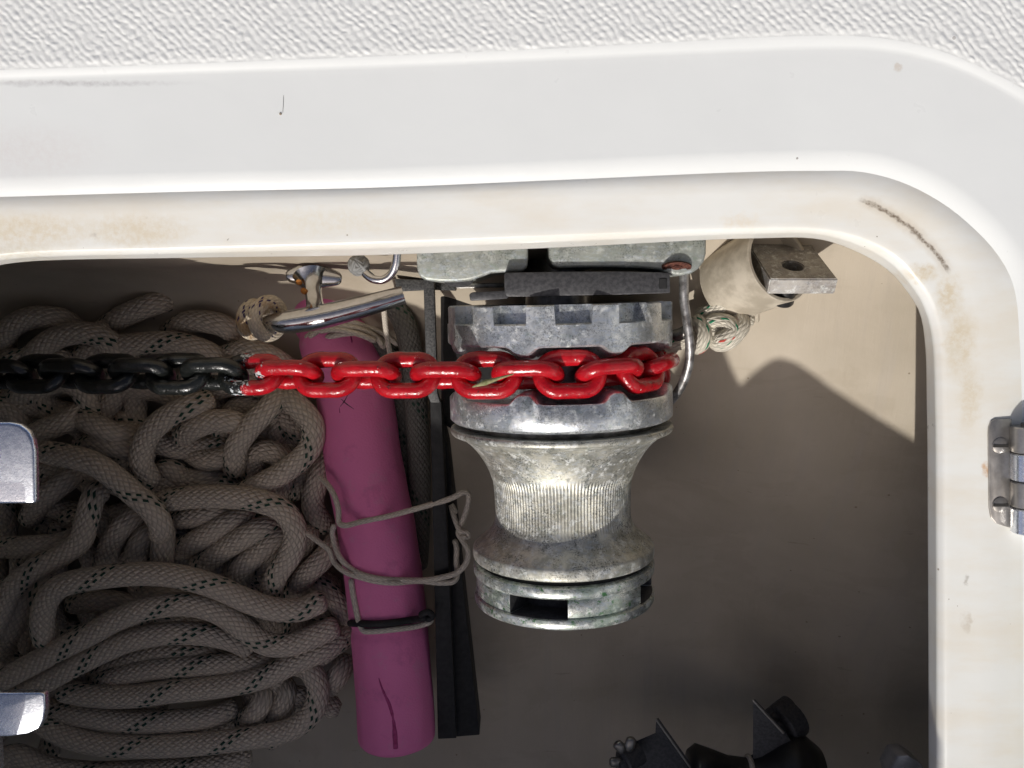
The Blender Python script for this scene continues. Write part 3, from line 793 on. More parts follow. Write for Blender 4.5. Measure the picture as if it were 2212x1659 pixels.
# ------------------------------------------------------------------ chain
RC = 0.0632; PITCH = 2 * RC * math.sin(R(11.25)); WD = 0.0097; LW_OUT = 0.0298
S_CH = sy(808, AXZ + 0.06)
chain = thing('anchor_chain', 'galvanised anchor chain painted glossy red over the wheel and black to the left', 'chain', wpt(RC, 0, S_CH))
def link_mesh(mat):
    rw = (LW_OUT - WD) / 2
    half = (PITCH + WD) / 2 - rw * 1.0
    pts = []
    for k in range(14): a = -math.pi/2 + math.pi * k / 13; pts.append((half + rw * math.cos(a), rw * math.sin(a), 0))
    for k in range(1, 6): pts.append((half - 2*half*k/6, rw, 0))
    for k in range(14): a = math.pi/2 + math.pi * k / 13; pts.append((-half + rw * math.cos(a), rw * math.sin(a), 0))
    for k in range(1, 6): pts.append((-half + 2*half*k/6, -rw, 0))
    C = np.array(pts)
    T = np.roll(C, -1, axis=0) - np.roll(C, 1, axis=0); T /= np.linalg.norm(T, axis=1)[:, None]
    Z = np.array([0, 0, 1.0]); S = np.cross(T, Z)
    th = np.linspace(0, 2*np.pi, 14, endpoint=False)
    rr = np.full(len(C), WD / 2)
    rr[31:36] *= np.array([1.0, 1.04, 1.08, 1.04, 1.0])       # weld
    G = C[:, None] + rr[:, None, None] * (np.cos(th)[None, :, None] * S[:, None] + np.sin(th)[None, :, None] * Z[None, None])
    me = grid_mesh(G, closed_u=True, closed_v=True, ang=180)
    me.materials.append(mat)
    return me
ME_RED, ME_BLK = link_mesh(M_RED), link_mesh(M_BLACK)
PH_LEAVE = R(-9.0)
def chain_at(u):
    """u: arc length, 0 at PH_B, growing to the right -> centre, tangent, outward normal"""
    ph = PH_B + u / RC
    if ph >= PH_LEAVE:
        p = wpt(RC, ph, S_CH); rt = (wpt(1, R(90), 0) - WO).normalized()
        n = Vector((0, 0, 1)) * math.cos(ph) + rt * math.sin(ph)
        t = rt * math.cos(ph) - Vector((0, 0, 1)) * math.sin(ph)
        return p, t, n
    p, t, n = chain_at((PH_LEAVE - PH_B) * RC + 1e-6)
    d = (PH_LEAVE - PH_B) * RC - u
    q = p - t * d - Vector((0, 0, 1)) * (0.00022 * (d / 0.1) ** 2)
    q.y += 0.0035 * smooth(d / 0.35)
    return q, t, n
for i in range(-21, 8):
    u = i * (RC * R(22.5))
    p, t, n = chain_at(u)
    yv = n.cross(t); 
    if yv.y < 0: yv = -yv
    flat = (i % 2 == 0)
    dist = max(0.0, -u)
    tw = R(24) + R(16) * smooth((dist - 0.09) / 0.15) + R(random.uniform(-4, 4))
    w = (-yv * math.cos(tw) + n * math.sin(tw)) if flat else (n * math.cos(tw) + yv * math.sin(tw))
    z = t.cross(w)
    wi = i
    is_red = i >= -7
    if i == -8 or i == -7:
        me = link_mesh(m_paint('split_paint', -0.004 if i == -8 else -0.016)) 
    else: me = ME_RED if is_red else ME_BLK
    o = bpy.data.objects.new('link', me); COL.objects.link(o); o.parent = chain
    M = Matrix((t, w, z)).transposed().to_4x4(); M.translation = p - chain.location
    o.matrix_local = M
    if i >= 5: o['label'] = 'red link running down behind the chain wheel'
# frayed strand caught in the chain
new_obj('caught_fibre', tube_mesh([P(1020, 836, -0.040), P(1050, 826, -0.038), P(1085, 815, -0.037), P(1110, 808, -0.037)], [0.0004, 0.0022, 0.0012, 0.0004], 8, step=0.001, wob=0.3), m_simple('weed', (0.16, 0.17, 0.07), (0.32, 0.30, 0.16), 0.9, 0, 500), chain)

# ------------------------------------------------------------------ pink foam noodle
noodle = thing('foam_noodle', 'long pink foam noodle leaning upright between the rope pile and windlass', 'foam tube', P(857, 1560, -0.26))
def noodle_mesh():
    c0 = [P(700, 600, -0.292), P(722, 720, -0.272), P(765, 850, -0.252), P(786, 1000, -0.238), P(815, 1150, -0.228), P(838, 1330, -0.220), P(852, 1500, -0.215), P(858, 1602, -0.212)]
    C = catmull(c0, 180); T, N, B = frames(C)
    th = np.linspace(0, 2*np.pi, 48, endpoint=False)
    r = np.full(180, 0.0310)
    s = np.linspace(0, 1, 180)
    # squeezed where the cords bite
    for pos, k in ((0.13, 0.0022), (0.755, 0.0016)): r -= k * np.exp(-((s - pos) / 0.012) ** 2)
    r[-1] *= 0.90; r[-2] *= 0.965; r[-3] *= 0.99
    G = C[:, None] + r[:, None, None] * (np.cos(th)[None, :, None] * N[:, None] + np.sin(th)[None, :, None] * B[:, None])
    n = vnoise(np.arange(180)[:, None] / 9.0 + 0 * th[None], 6 * np.cos(th)[None] + 0 * s[:, None], 4) - 0.5
    G += (G - C[:, None]) * (n * 0.035)[:, :, None]
    return grid_mesh(G, closed_v=True, cap_u=True, ang=60), C
nm, NC = noodle_mesh()
new_obj('body', nm, M_FOAM, noodle)
def on_noodle(px, py, lift=0.0):
    """point on the noodle's camera side at a picture place"""
    lo, hi = -0.30, -0.10
    o = Vector((0, 0, CAM_H)); q = P(px, py, -0.2); d = (q - o).normalized()
    best = None
    for k in range(500):
        z = -0.15 - k * 0.0004
        pt = P(px, py, z)
        dd = np.min(np.linalg.norm(NC - np.array(pt), axis=1))
        if best is None or dd < best[0]: best = (dd, pt)
        if dd <= 0.0310 + lift: return pt
    return best[1]
def strip(name, pts, widths, mat, parent, lift=0.0004):
    pp = catmull([on_noodle(x, y, lift) for x, y in pts], 40)
    T, N, B = frames(pp)
    w = np.interp(np.linspace(0, 1, 40), np.linspace(0, 1, len(widths)), widths) * (0.8 + 0.5 * vnoise(np.arange(40) / 2.5, np.zeros(40), 11))
    sd = np.cross(T, np.array([0, 0, 1.0])); sd /= np.linalg.norm(sd, axis=1)[:, None]
    G = np.stack([pp + sd * (w * k)[:, None] + np.array([0, 0, z]) for k, z in ((-1, -0.0008), (-0.5, 0.0003), (0.5, 0.0003), (1, -0.0008))], axis=1)
    return new_obj(name, grid_mesh(G, ang=180), mat, parent)
strip('split', [(818,1465),(826,1490),(840,1520),(848,1548),(852,1580),(854,1618)], [0.0002, 0.0011, 0.0016, 0.0012, 0.0016, 0.0022], M_FOAMCUT, noodle)
strip('nick', [(737,862),(748,872),(765,884)], [0.0003, 0.0006, 0.0002], M_SLOT, noodle)
strip('nick', [(735,878),(743,868),(752,852)], [0.0002, 0.0005, 0.0003], M_SLOT, noodle)
strip('nick', [(733,880),(734,892)], [0.0002, 0.0005], M_FOAMCUT, noodle)
strip('seam', [(735,625),(741,650),(752,700),(760,740)], [0.0009, 0.0007, 0.0006, 0.0006], M_FOAMCUT, noodle)

# ------------------------------------------------------------------ thin cords
cord = thing('thin_cord', 'thin off-white cord looped loosely round the pink noodle', 'cord', on_noodle(780, 1240))
def cordpart(name, pts, r, mat, parent):
    return new_obj(name, tube_mesh(pts, r, 9, step=0.0014), mat, parent)
def nz(x, y, l=0.0022): return on_noodle(x, y, l)
# middle loops
cordpart('loop', [P(690,1030,-0.215), P(706,1045,-0.205), P(722,1070,-0.198), P(731,1100,-0.194), P(733,1130,-0.193), P(745,1135,-0.190), nz(780,1127), nz(830,1117), P(880,1104,-0.186), P(930,1090,-0.182), P(975,1076,-0.178), P(1002,1063,-0.177), P(1011,1066,-0.179), P(1012,1085,-0.184), P(1005,1110,-0.188), P(995,1135,-0.190), P(990,1152,-0.188), P(998,1165,-0.186), P(1010,1185,-0.184), P(1012,1200,-0.184), P(1003,1222,-0.184), P(985,1238,-0.184), P(950,1248,-0.184), P(920,1253,-0.186), nz(870,1253), nz(820,1250), nz(780,1240), nz(755,1226), P(735,1205,-0.199), P(724,1180,-0.204), P(718,1150,-0.206), P(722,1135,-0.198)], 0.0022, M_CORD, cord)
cordpart('loop', [P(660,1150,-0.214), P(688,1170,-0.208), P(712,1190,-0.204), P(720,1212,-0.202), P(745,1235,-0.196), nz(775,1246), nz(815,1256), nz(850,1259), nz(890,1256), P(920,1256,-0.186), P(950,1259,-0.184), P(980,1256,-0.185), P(987,1246,-0.187), P(986,1210,-0.190), P(986,1180,-0.192), P(981,1165,-0.194)], 0.0022, M_CORD, cord)
cordpart('knot', [P(986,1110,-0.192), P(975,1090,-0.194)  , P(982,1120,-0.190), P(996,1148,-0.187), P(1010,1150,-0.186), P(1011,1160,-0.187), P(998,1158,-0.184)], 0.0021, M_CORD, cord)
cordpart('tail', [nz(758,1250), nz(762,1280), nz(768,1310), nz(776,1345), nz(785,1362), nz(800,1364), nz(850,1360), nz(895,1354), P(925,1345,-0.188), P(933,1338,-0.194)], 0.0023, M_CORD, cord)
# upper wraps
for k, pts in enumerate([
    [(655,745),(690,735),(730,722),(770,718),(800,722),(822,735),(830,752)],
    [(660,730),(690,708),(720,697),(752,694),(790,706),(830,722),(860,745)],
    [(668,728),(700,708),(740,704),(780,712),(815,730),(826,748)],
    [(690,715),(730,712),(775,722),(812,737)]]):
    pp = [P(x, y, -0.232 + 0.003 * k - 0.00035 * abs(x - 750) * 0.6) for x, y in pts]
    cordpart('wrap', pp, 0.0029 if k == 0 else 0.0023, M_CORD, cord)
cordpart('tail', [P(828, 640, -0.16), P(832, 700, -0.20), P(838, 740, -0.215), P(848, 790, -0.23)], 0.0021, M_CORD, cord)
bc = thing('black_tie', 'black cord tied tightly round the lower pink noodle', 'cord', nz(800, 1345))
cordpart('band', [P(755,1346,-0.205), nz(775,1347), nz(810,1348), nz(850,1345), nz(890,1339), P(915,1335,-0.186), P(933,1332,-0.192)], 0.0028, M_BLACKCORD, bc)
cordpart('knot', [P(905,1330,-0.184), P(925,1322,-0.184), P(934,1332,-0.186), P(920,1340,-0.184)], 0.0026, M_BLACKCORD, bc)

# ------------------------------------------------------------------ anchor rope pile
rope = thing('anchor_rope', 'heap of thick grey-white braided anchor rope with dark green flecks', 'rope', P(350, 1300, -0.27))
RR = 0.0094
def c4(x, y): return (x * 0.469, 881 + y * 0.469)
def c3(x, y): return (x / 1.638 / 1.4756, (750 + y / 1.638) / 1.4756)
STR = [  # (conv, z, points)   z is the rope's height, later ones lie on top
 (c4, -0.232, [(0,640),(150,640),(300,620),(420,560)]),
 (c4, -0.240, [(130,520),(200,420),(300,340),(420,250)]),
 (c4, -0.238, [(0,1150),(60,1000),(120,850),(200,740)]),
 (c4, -0.232, [(380,170),(480,165),(590,190),(700,230)]),
 (c4, -0.235, [(120,130),(220,95),(330,50),(420,-20)]),
 (c4, -0.230, [(340,20),(440,80),(540,120),(640,110)]),
 (c4, -0.240, [(860,190),(960,240),(1060,220),(1150,190)]),
 (c4, -0.238, [(1150,330),(1210,200),(1290,230),(1300,330),(1260,430)]),
 (c4, -0.245, [(720,330),(780,280),(860,330),(950,320),(1010,280)]),
 (c4, -0.232, [(470,760),(520,610),(590,520),(680,460)]),
 (c4, -0.234, [(620,760),(630,660),(670,590),(740,560)]),
 (c4, -0.228, [(740,760),(748,680),(752,600),(760,540)]),
 (c4, -0.236, [(800,510),(900,500),(1000,480),(1100,470)]),
 (c4, -0.230, [(810,660),(930,600),(1050,530),(1180,480)]),
 (c4, -0.226, [(900,740),(1050,640),(1190,560),(1290,530)]),
 (c4, -0.238, [(1190,760),(1260,700),(1290,640),(1280,600)]),
 (c4, -0.230, [(1080,840),(1110,740),(1190,670),(1290,600),(1390,590)]),
 (c4, -0.235, [(1330,860),(1420,760),(1500,680),(1560,600)]),
 (c4, -0.240, [(1450,780),(1520,860),(1590,940),(1640,1010)]),
 (c4, -0.242, [(1500,560),(1440,440),(1480,300),(1540,200)]),
 (c4, -0.240, [(330,900),(450,890),(560,900),(640,940)]),
 (c4, -0.240, [(640,830),(740,850),(860,840)]),
 (c4, -0.232, [(40,820),(20,880),(-40,960)]),
 (c4, -0.238, [(1110,1440),(1180,1400),(1210,1340),(1190,1290)]),
 (c4, -0.242, [(1240,1440),(1300,1380),(1320,1310),(1290,1260)]),
 (c4, -0.236, [(1420,1180),(1500,1120),(1580,1060),(1640,1000)]),
 (c4, -0.240, [(1500,1300),(1560,1230),(1600,1150)]),
 (c4, -0.225, [(1080,300),(1090,180),(1150,90),(1240,0),(1300,-70)]),
 (c4, -0.226, [(830,140),(900,90),(1000,60),(1090,70),(1170,110)]),
 (c4, -0.220, [(700,350),(650,240),(680,130),(760,50),(880,-10),(980,-30)]),
 (c4, -0.222, [(1060,420),(1190,360),(1330,280),(1430,180),(1440,80),(1380,0),(1310,-50)]),
 (c4, -0.214, [(740,430),(900,410),(1050,410),(1200,430),(1310,480),(1360,570),(1340,670),(1280,760),(1240,860)]),
 (c4, -0.218, [(480,380),(440,400),(420,440),(400,520),(370,610),(280,680),(150,750),(60,830),(0,950),(-60,1080)]),
 (c4, -0.208, [(190,200),(330,225),(440,260),(540,330),(620,400),(700,470),(740,540),(735,590)]),
 (c4, -0.238, [(430,1240),(560,1180),(720,1130),(870,1125),(1000,1150),(1080,1180)]),
 (c4, -0.230, [(450,1260),(560,1230),(720,1200),(880,1190),(1040,1180),(1200,1175),(1320,1140)]),
 (c4, -0.240, [(-60,1640),(80,1600),(200,1650),(400,1680),(700,1670),(1000,1640),(1160,1600)]),
 (c4, -0.234, [(220,1390),(400,1420),(600,1445),(800,1440),(980,1420),(1090,1380)]),
 (c4, -0.226, [(150,1420),(280,1500),(430,1545),(650,1560),(900,1550),(1150,1520),(1340,1480),(1440,1400),(1465,1290),(1420,1200),(1350,1180)]),
 (c4, -0.222, [(280,1300),(420,1325),(600,1330),(800,1305),(1000,1285),(1200,1245),(1350,1175),(1500,1110),(1600,1050)]),
 (c4, -0.216, [(40,1340),(200,1265),(330,1195),(470,1125),(600,1070),(760,1040),(920,1040),(1060,1065),(1160,1110)]),
 (c4, -0.208, [(-60,1290),(120,1195),(280,1110),(420,1040),(560,965),(700,920),(850,905),(980,930),(1080,985),(1160,1050),(1240,1090),(1340,1090),(1440,1055),(1560,1000)]),
 (c4, -0.204, [(215,1090),(195,1000),(210,900),(265,830),(350,800),(470,780),(620,765),(780,770),(900,795),(1020,835),(1130,885),(1250,925),(1380,930),(1500,880)]),
 (c3, -0.258, [(540,490),(650,420),(800,360),(900,340)]),
 (c3, -0.258, [(870,520),(1000,450),(1160,470),(1250,540)]),
 (c3, -0.252, [(10,620),(50,490),(170,430),(320,440),(420,510)]),
 (c3, -0.248, [(380,660),(520,590),(700,570),(900,560),(1080,610),(1200,700)]),
 (c3, -0.244, [(150,720),(200,600),(340,520),(500,520),(610,590),(640,680)]),
 (c3, -0.240, [(60,860),(180,800),(330,760),(420,800),(480,900),(600,930)]),
 (c3, -0.246, [(560,840),(700,800),(860,820),(980,900)]),
 (c3, -0.246, [(1020,880),(1140,800),(1280,780),(1420,820),(1500,920)]),
 (c3, -0.250, [(1150,640),(1300,600),(1420,640),(1560,740)]),
]
for (cv, z, pts) in STR:
    n = len(pts)
    pp = []
    for k, q in enumerate(pts):
        x, y = cv(*q)
        e = abs(2.0 * k / (n - 1) - 1) ** 3
        pp.append(P(x, y, z - 0.016 * e))
    me = tube_mesh(pp, RR, 20, step=0.003)
    new_obj('coil', me, M_ROPE, rope)
rnd = random.Random(5)
for k in range(110):                  # the lower turns of the heap that show through the gaps
    x, y = rnd.uniform(-60, 760), rnd.uniform(800, 1560)
    a = rnd.uniform(-0.6, 0.6) + (0 if rnd.random() < 0.6 else 1.4)
    l = rnd.uniform(120, 260); bend = rnd.uniform(-60, 60)
    z = -0.268 + 0.022 * (k / 110.0)
    pp = [P(x - l*math.cos(a)/2, y - l*math.sin(a)/2, z), P(x - bend*math.sin(a), y + bend*math.cos(a), z), P(x + l*math.cos(a)/2, y + l*math.sin(a)/2, z)]
    if max(P_[0] for P_ in [(p.x,) for p in pp]) > P(740, 1000, z).x: continue
    new_obj('coil', tube_mesh(pp, RR, 14, step=0.005), M_ROPE, rope)
# fall of the same kind of rope behind the noodle, in a darker tone
r2 = thing('rope_fall', 'dark length of braided rope hanging behind the noodle', 'rope', P(900, 1180, -0.27))
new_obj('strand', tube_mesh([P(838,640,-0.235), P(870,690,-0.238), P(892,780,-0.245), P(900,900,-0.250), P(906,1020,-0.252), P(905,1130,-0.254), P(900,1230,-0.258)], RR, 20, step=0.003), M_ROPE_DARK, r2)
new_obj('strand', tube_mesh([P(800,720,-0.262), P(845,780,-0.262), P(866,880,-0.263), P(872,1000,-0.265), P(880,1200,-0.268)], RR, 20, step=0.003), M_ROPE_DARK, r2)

# ------------------------------------------------------------------ black metal upright beside the noodle
post = thing('metal_upright', 'black metal upright bar with cross piece standing behind the windlass', 'bracket', P(990, 1590, -0.27))
def px_slab(name, quad, zs, thick, mat, parent, bevel=0.0007):
    me = poly_prism([P(x, y, z) for (x, y), z in zip(quad, zs)], thick, bevel=bevel)
    return new_obj(name, me, mat, parent)
px_slab('bar', [(914,596),(937,596),(945,850),(951,870),(930,870),(922,850)], [-0.150,-0.150,-0.165,-0.166,-0.166,-0.165], 0.008, M_SPECKLED, post)  # upper length coloured paler, as if the sun strikes it
px_slab('bar', [(929,868),(953,868),(986,1595),(946,1597)], [-0.1665,-0.1665,-0.214,-0.214], 0.02, M_BLACKMETAL, post)
px_slab('side_plate', [(951,900),(966,960),(1036,1588),(986,1592)], [-0.19,-0.19,-0.228,-0.222], 0.03, M_BLACKMETAL, post)
px_slab('cross_piece', [(852,602),(983,607),(984,628),(930,626),(857,630)], [-0.165]*5, 0.012, M_SPECKLED, post)

# ------------------------------------------------------------------ cleat, rope rings, hook
cl = thing('horn_cleat', 'chromed horn cleat with rust spots under the deck edge', 'cleat', P(680, 596, -0.140))
new_obj('horn', tube_mesh([P(572,694,-0.125), P(605,697,-0.122), P(650,692,-0.120), P(700,683,-0.119), P(760,668,-0.119), P(820,652,-0.120), P(872,637,-0.122)], [0.0050, 0.0076, 0.0082, 0.0080, 0.0074, 0.0068, 0.0062], 24, step=0.0015, roundcap=False), M_CHROME, cl)
def stem_mesh(a, b, ra, rb, mid):
    C = catmull([a, (a + b) / 2, b], 24); s = np.linspace(0, 1, 24)
    r = mid + (ra - mid) * np.clip(1 - s / 0.4, 0, 1) ** 2 + (rb - mid) * np.clip((s - 0.62) / 0.38, 0, 1) ** 2
    return tube_mesh(list(C), list(r), 24, spline=False, roundcap=False)
new_obj('stem', stem_mesh(P(672, 598, -0.140), P(684, 684, -0.121), 0.0125, 0.0105, 0.0056), M_CHROME, cl)
new_obj('base_plate', tube_mesh([P(618,596,-0.138), P(650,594,-0.139), P(700,598,-0.139), P(738,603,-0.139)], [0.004, 0.0075, 0.0075, 0.004], 20, step=0.0015, flat=0.45), M_CHROME, cl)
disc('rust_spot', P(657, 629, -0.1285), Vector((-0.2, -0.5, 1)), [(0.0, 0.0012), (0.0018, 0.0008), (0.0026, 0.0)], M_ORANGE, cl, 16)
disc('rust_spot', P(646, 610, -0.1305), Vector((0.0, -0.5, 1)), [(0.0, 0.0012), (0.0012, 0.0008), (0.0022, 0.0)], M_ORANGE, cl, 16)
ringt = thing('rope_rings', 'white rope rings with dark flecks pushed onto the cleat horn', 'rope', P(560, 690, -0.125))
def torus_path(c, n, r, k=26, ex=1.0):
    n = Vector(n).normalized(); a = n.cross(Vector((0, 0, 1))).normalized(); b = n.cross(a)
    return [Vector(c) + (a * math.cos(t) * ex + b * math.sin(t)) * r for t in np.linspace(0, 2*math.pi, k)]
hd = (P(605,697,-0.122) - P(572,692,-0.126)).normalized()
new_obj('ring', tube_mesh(torus_path(P(580,688,-0.1245), hd + Vector((0.2, 0, 0.45)), 0.0112), 0.0047, 16, step=0.0016, roundcap=False), M_LOOP, ringt)
new_obj('ring', tube_mesh(torus_path(P(548,690,-0.136), hd + Vector((0, 0, 0.2)), 0.0098), 0.0046, 16, step=0.0016, roundcap=False), M_LOOP, ringt)
hook = thing('bent_hook', 'bent stainless rod hook hanging from under the deck edge', 'hook', P(858, 540, -0.062))
new_obj('rod', tube_mesh([P(856,500,-0.055), P(858,540,-0.058), P(855,570,-0.060), P(845,592,-0.062), P(828,604,-0.063), P(806,603,-0.064), P(790,592,-0.066), P(782,578,-0.068)], 0.00245, 16, step=0.0012), M_CHROME, hook)
kn = thing('grey_knot', 'grey braided stopper knot on the bent hook', 'knot', P(776, 575, -0.066))
for ax in (Vector((0.3, 0.4, 0.9)), Vector((0.9, -0.3, 0.4)), Vector((-0.4, 0.8, 0.5)), Vector((0.6, 0.7, -0.2))):
    new_obj('turn', tube_mesh(torus_path(P(775, 573, -0.068), ax, 0.0038), 0.0030, 12, step=0.0012, roundcap=False), M_GREYKNOT, kn)
new_obj('tail', tube_mesh([P(785,585,-0.072), P(798,594,-0.074), P(808,606,-0.078)], [0.0028, 0.0025, 0.0035], 10, step=0.001, wob=0.15), M_GREYKNOT, kn)

# ------------------------------------------------------------------ pipes, steel tongue, knotted line on the right
def pipe_mesh(a, b, ro, ri, n=56):
    a, b = Vector(a), Vector(b); d = (b - a); L = d.length
    return ring_mesh(a, d, Vector((0, 0, 1)), [(ri, L), (ri, 0.0006), (ri + 0.0006, 0), (ro - 0.0006, 0), (ro, 0.0006), (ro, L)], n)
pipe = thing('plastic_pipe', 'cream plastic pipe end holding the steel tongue', 'pipe', P(1690, 565, -0.105))
pa = P(1684, 566, -0.098); pdir = Vector((-0.30, 0.34, -1.0)).normalized()
pipe_dir = Vector((-0.46, -0.28, -0.84)).normalized()
new_obj('tube', pipe_mesh(pa, pa + pipe_dir * 0.046, 0.0262, 0.0232), M_PVC, pipe)
tong = thing('steel_tongue', 'thick steel tongue with drilled hole poking out of the pipe', 'steel bar', P(1737, 617, -0.085))
def tongue():
    # top face corners given, thickness hangs below
    fl, fr = P(1664, 603, -0.078), P(1811, 603, -0.078)
    bl_, br_ = P(1612, 524, -0.122), P(1748, 520, -0.122)
    u = (fr - fl).normalized(); v = ((bl_ + br_) / 2 - (fl + fr) / 2); Lv = v.length; v.normalize()
    nn = u.cross(v).normalized()
    if nn.z < 0: nn = -nn
    W, Lg = (fr - fl).length, Lv + 0.01
    hole_c = (P(1711, 571, -0.094))
    # outline with a round hole: quads between the hole ring and the rectangle
    N = 40; hr = 0.0064
    hc = fl + u * (W * 0.47) + v * ((hole_c - (fl + fr) / 2).dot(v))
    hu, hv = W * 0.47, (hc - fl).dot(v)
    bm = bmesh.new()
    def pt(a, b, t): return fl + u * a + v * b - nn * t
    rim = []
    for k in range(N):
        t = 2 * math.pi * k / N
        c, s = math.cos(t), math.sin(t)
        m = 1e9
        if c > 1e-6: m = min(m, (W - hu) / c)
        if c < -1e-6: m = min(m, -hu / c)
        if s > 1e-6: m = min(m, (Lg - hv) / s)
        if s < -1e-6: m = min(m, -hv / s)
        rim.append((hu + hr * c, hv + hr * s, hu + m * c, hv + m * s))
    # snap nearest rim rays to the four corners
    for cx, cy in ((0, 0), (W, 0), (0, Lg), (W, Lg)):
        k = min(range(N), key=lambda i: (rim[i][2] - cx) ** 2 + (rim[i][3] - cy) ** 2)
        rim[k] = (rim[k][0], rim[k][1], cx, cy)
    TH = 0.0105
    ti = [bm.verts.new(pt(r[0], r[1], 0)) for r in rim]; to = [bm.verts.new(pt(r[2], r[3], 0)) for r in rim]
    bi = [bm.verts.new(pt(r[0], r[1], TH)) for r in rim]; bo = [bm.verts.new(pt(r[2], r[3], TH)) for r in rim]
    for k in range(N):
        j = (k + 1) % N
        bm.faces.new((ti[k], ti[j], to[j], to[k])); bm.faces.new((bi[j], bi[k], bo[k], bo[j]))
        bm.faces.new((ti[j], ti[k], bi[k], bi[j])); bm.faces.new((to[k], to[j], bo[j], bo[k]))
    bmesh.ops.recalc_face_normals(bm, faces=bm.faces)
    es = [e for e in bm.edges if len(e.link_faces) == 2 and e.calc_face_angle(0) > R(60)]
    bmesh.ops.bevel(bm, geom=es, offset=0.0007, segments=2, affect='EDGES', clamp_overlap=True)
    return finish(bm, 30), fl, u, v, nn, W, TH
tm, fl, tu, tv, tn, TWD, TTH = tongue()
new_obj('bar', tm, M_STEELBAR, tong)
pc = fl + tu * (TWD * 0.40) + tv * 0.014 - tn * TTH
disc('peg', pc, -tn, [(0.0068, 0.0), (0.0068, 0.0135), (0.0060, 0.0147), (0.0, 0.0148)], M_RUBBER, tong, 32)
pipe2 = thing('lower_pipe', 'cream pipe stub opening through the hull side behind the knotted line', 'pipe', P(1665, 660, -0.150))
qa = P(1662, 652, -0.142)
new_obj('tube', pipe_mesh(qa, qa + Vector((-0.75, 0.35, -0.5)).normalized() * 0.07, 0.0165, 0.0135), M_PVC, pipe2)
pipe3 = thing('dark_conduit', 'shaded grey conduit running down behind the stripper rod', 'pipe', P(1500, 600, -0.160))
new_obj('tube', tube_mesh([P(1640,560,-0.165), P(1560,590,-0.175), P(1510,640,-0.185), P(1440,700,-0.20)], 0.020, 28), m_simple('grey_conduit', (0.30, 0.28, 0.25), (0.40, 0.37, 0.33), 0.4), pipe3)
kt = thing('knotted_line', 'white knotted line with green and red flecks beside the windlass', 'rope', P(1560, 720, -0.13))
KR = 0.0056
new_obj('strand', tube_mesh([P(1440,742,-0.135), P(1470,738,-0.130), P(1500,730,-0.126), P(1530,722,-0.122), P(1556,712,-0.122), P(1572,705,-0.126)], KR, 16, step=0.0016), M_KNOT, kt)
new_obj('loop', tube_mesh([P(1500,690,-0.130), P(1518,708,-0.122), P(1520,732,-0.118), P(1508,748,-0.121), P(1496,738,-0.130)], KR, 16, step=0.0016), M_KNOT, kt)
new_obj('loop', tube_mesh([P(1540,728,-0.122), P(1552,742,-0.118), P(1572,738,-0.114), P(1590,722,-0.113), P(1603,702,-0.116), P(1598,686,-0.121), P(1606,690,-0.126), P(1622,688,-0.130)], KR, 16, step=0.0016), M_KNOT, kt)
new_obj('strand', tube_mesh([P(1528,700,-0.125), P(1552,694,-0.119), P(1575,700,-0.115), P(1582,716,-0.113), P(1566,730,-0.112), P(1546,740,-0.113)], KR, 16, step=0.0016), M_KNOT, kt)
new_obj('strand', tube_mesh([P(1506,684,-0.136), P(1545,668,-0.126), P(1580,648,-0.118), P(1612,634,-0.118), P(1636,636,-0.126), P(1650,648,-0.136)], KR, 16, step=0.0016), M_KNOT, kt)

# ------------------------------------------------------------------ hatch hinge on the right
hinge = thing('butt_hinge', 'stainless hatch hinge with two slotted screws at the right edge', 'hinge', P(2165, 1030, -0.007))
HZ = 0.0002
leaf_pts = [(2186,905),(2150,905),(2141,910),(2136,922),(2135,940),(2137,1095),(2141,1118),(2152,1131),(2170,1137),(2186,1141)]
new_obj('leaf', px_prism(leaf_pts, HZ, 0.0024, 0.0004, 2), M_DULLSS, hinge)
for k, (y0, y1) in enumerate([(920,976),(978,1037),(1039,1094),(1096,1150)]):
    cx = 2219
    zc = 0.0040
    a, b = P(cx, y0, zc), P(cx, y1, zc)
    new_obj('knuckle', ring_mesh(a, b - a, Vector((0, 0, 1)), [(0.0, 0.0), (0.0072, 0.0), (0.0079, 0.0006), (0.0079, (b-a).length - 0.0006), (0.0072, (b-a).length), (0.0, (b-a).length)], 40), M_DULLSS if k % 2 == 0 else M_BRUSHED, hinge)
new_obj('pin', ring_mesh(P(2219, 914, 0.004), Vector((0, -1, 0)), Vector((0, 0, 1)), [(0.0, 0.0), (0.003, 0.0), (0.003, 0.058), (0, 0.058)], 20), M_DARKSS, hinge)
new_obj('lid_leaf', px_prism([(2250,960),(2330,960),(2330,1150),(2250,1150)], 0.006, 0.0024, 0.0004, 2), M_BRUSHED, hinge)
for (x, y) in ((2160, 962), (2160, 1090)):
    sc = disc('screw', P(x, y, HZ), Vector((0, 0, 1)), [(0.0, 0.0012), (0.0028, 0.0011), (0.0041, 0.0006), (0.0043, -0.0002)], M_DULLSS, hinge, 32)
    a, b = P(x - 14, y + 1, HZ + 0.0009), P(x + 18, y + 1, HZ + 0.0009)
    new_obj('slot', box_between(a, b, 0.0015, 0.0010, bevel=0), M_SLOT, sc)

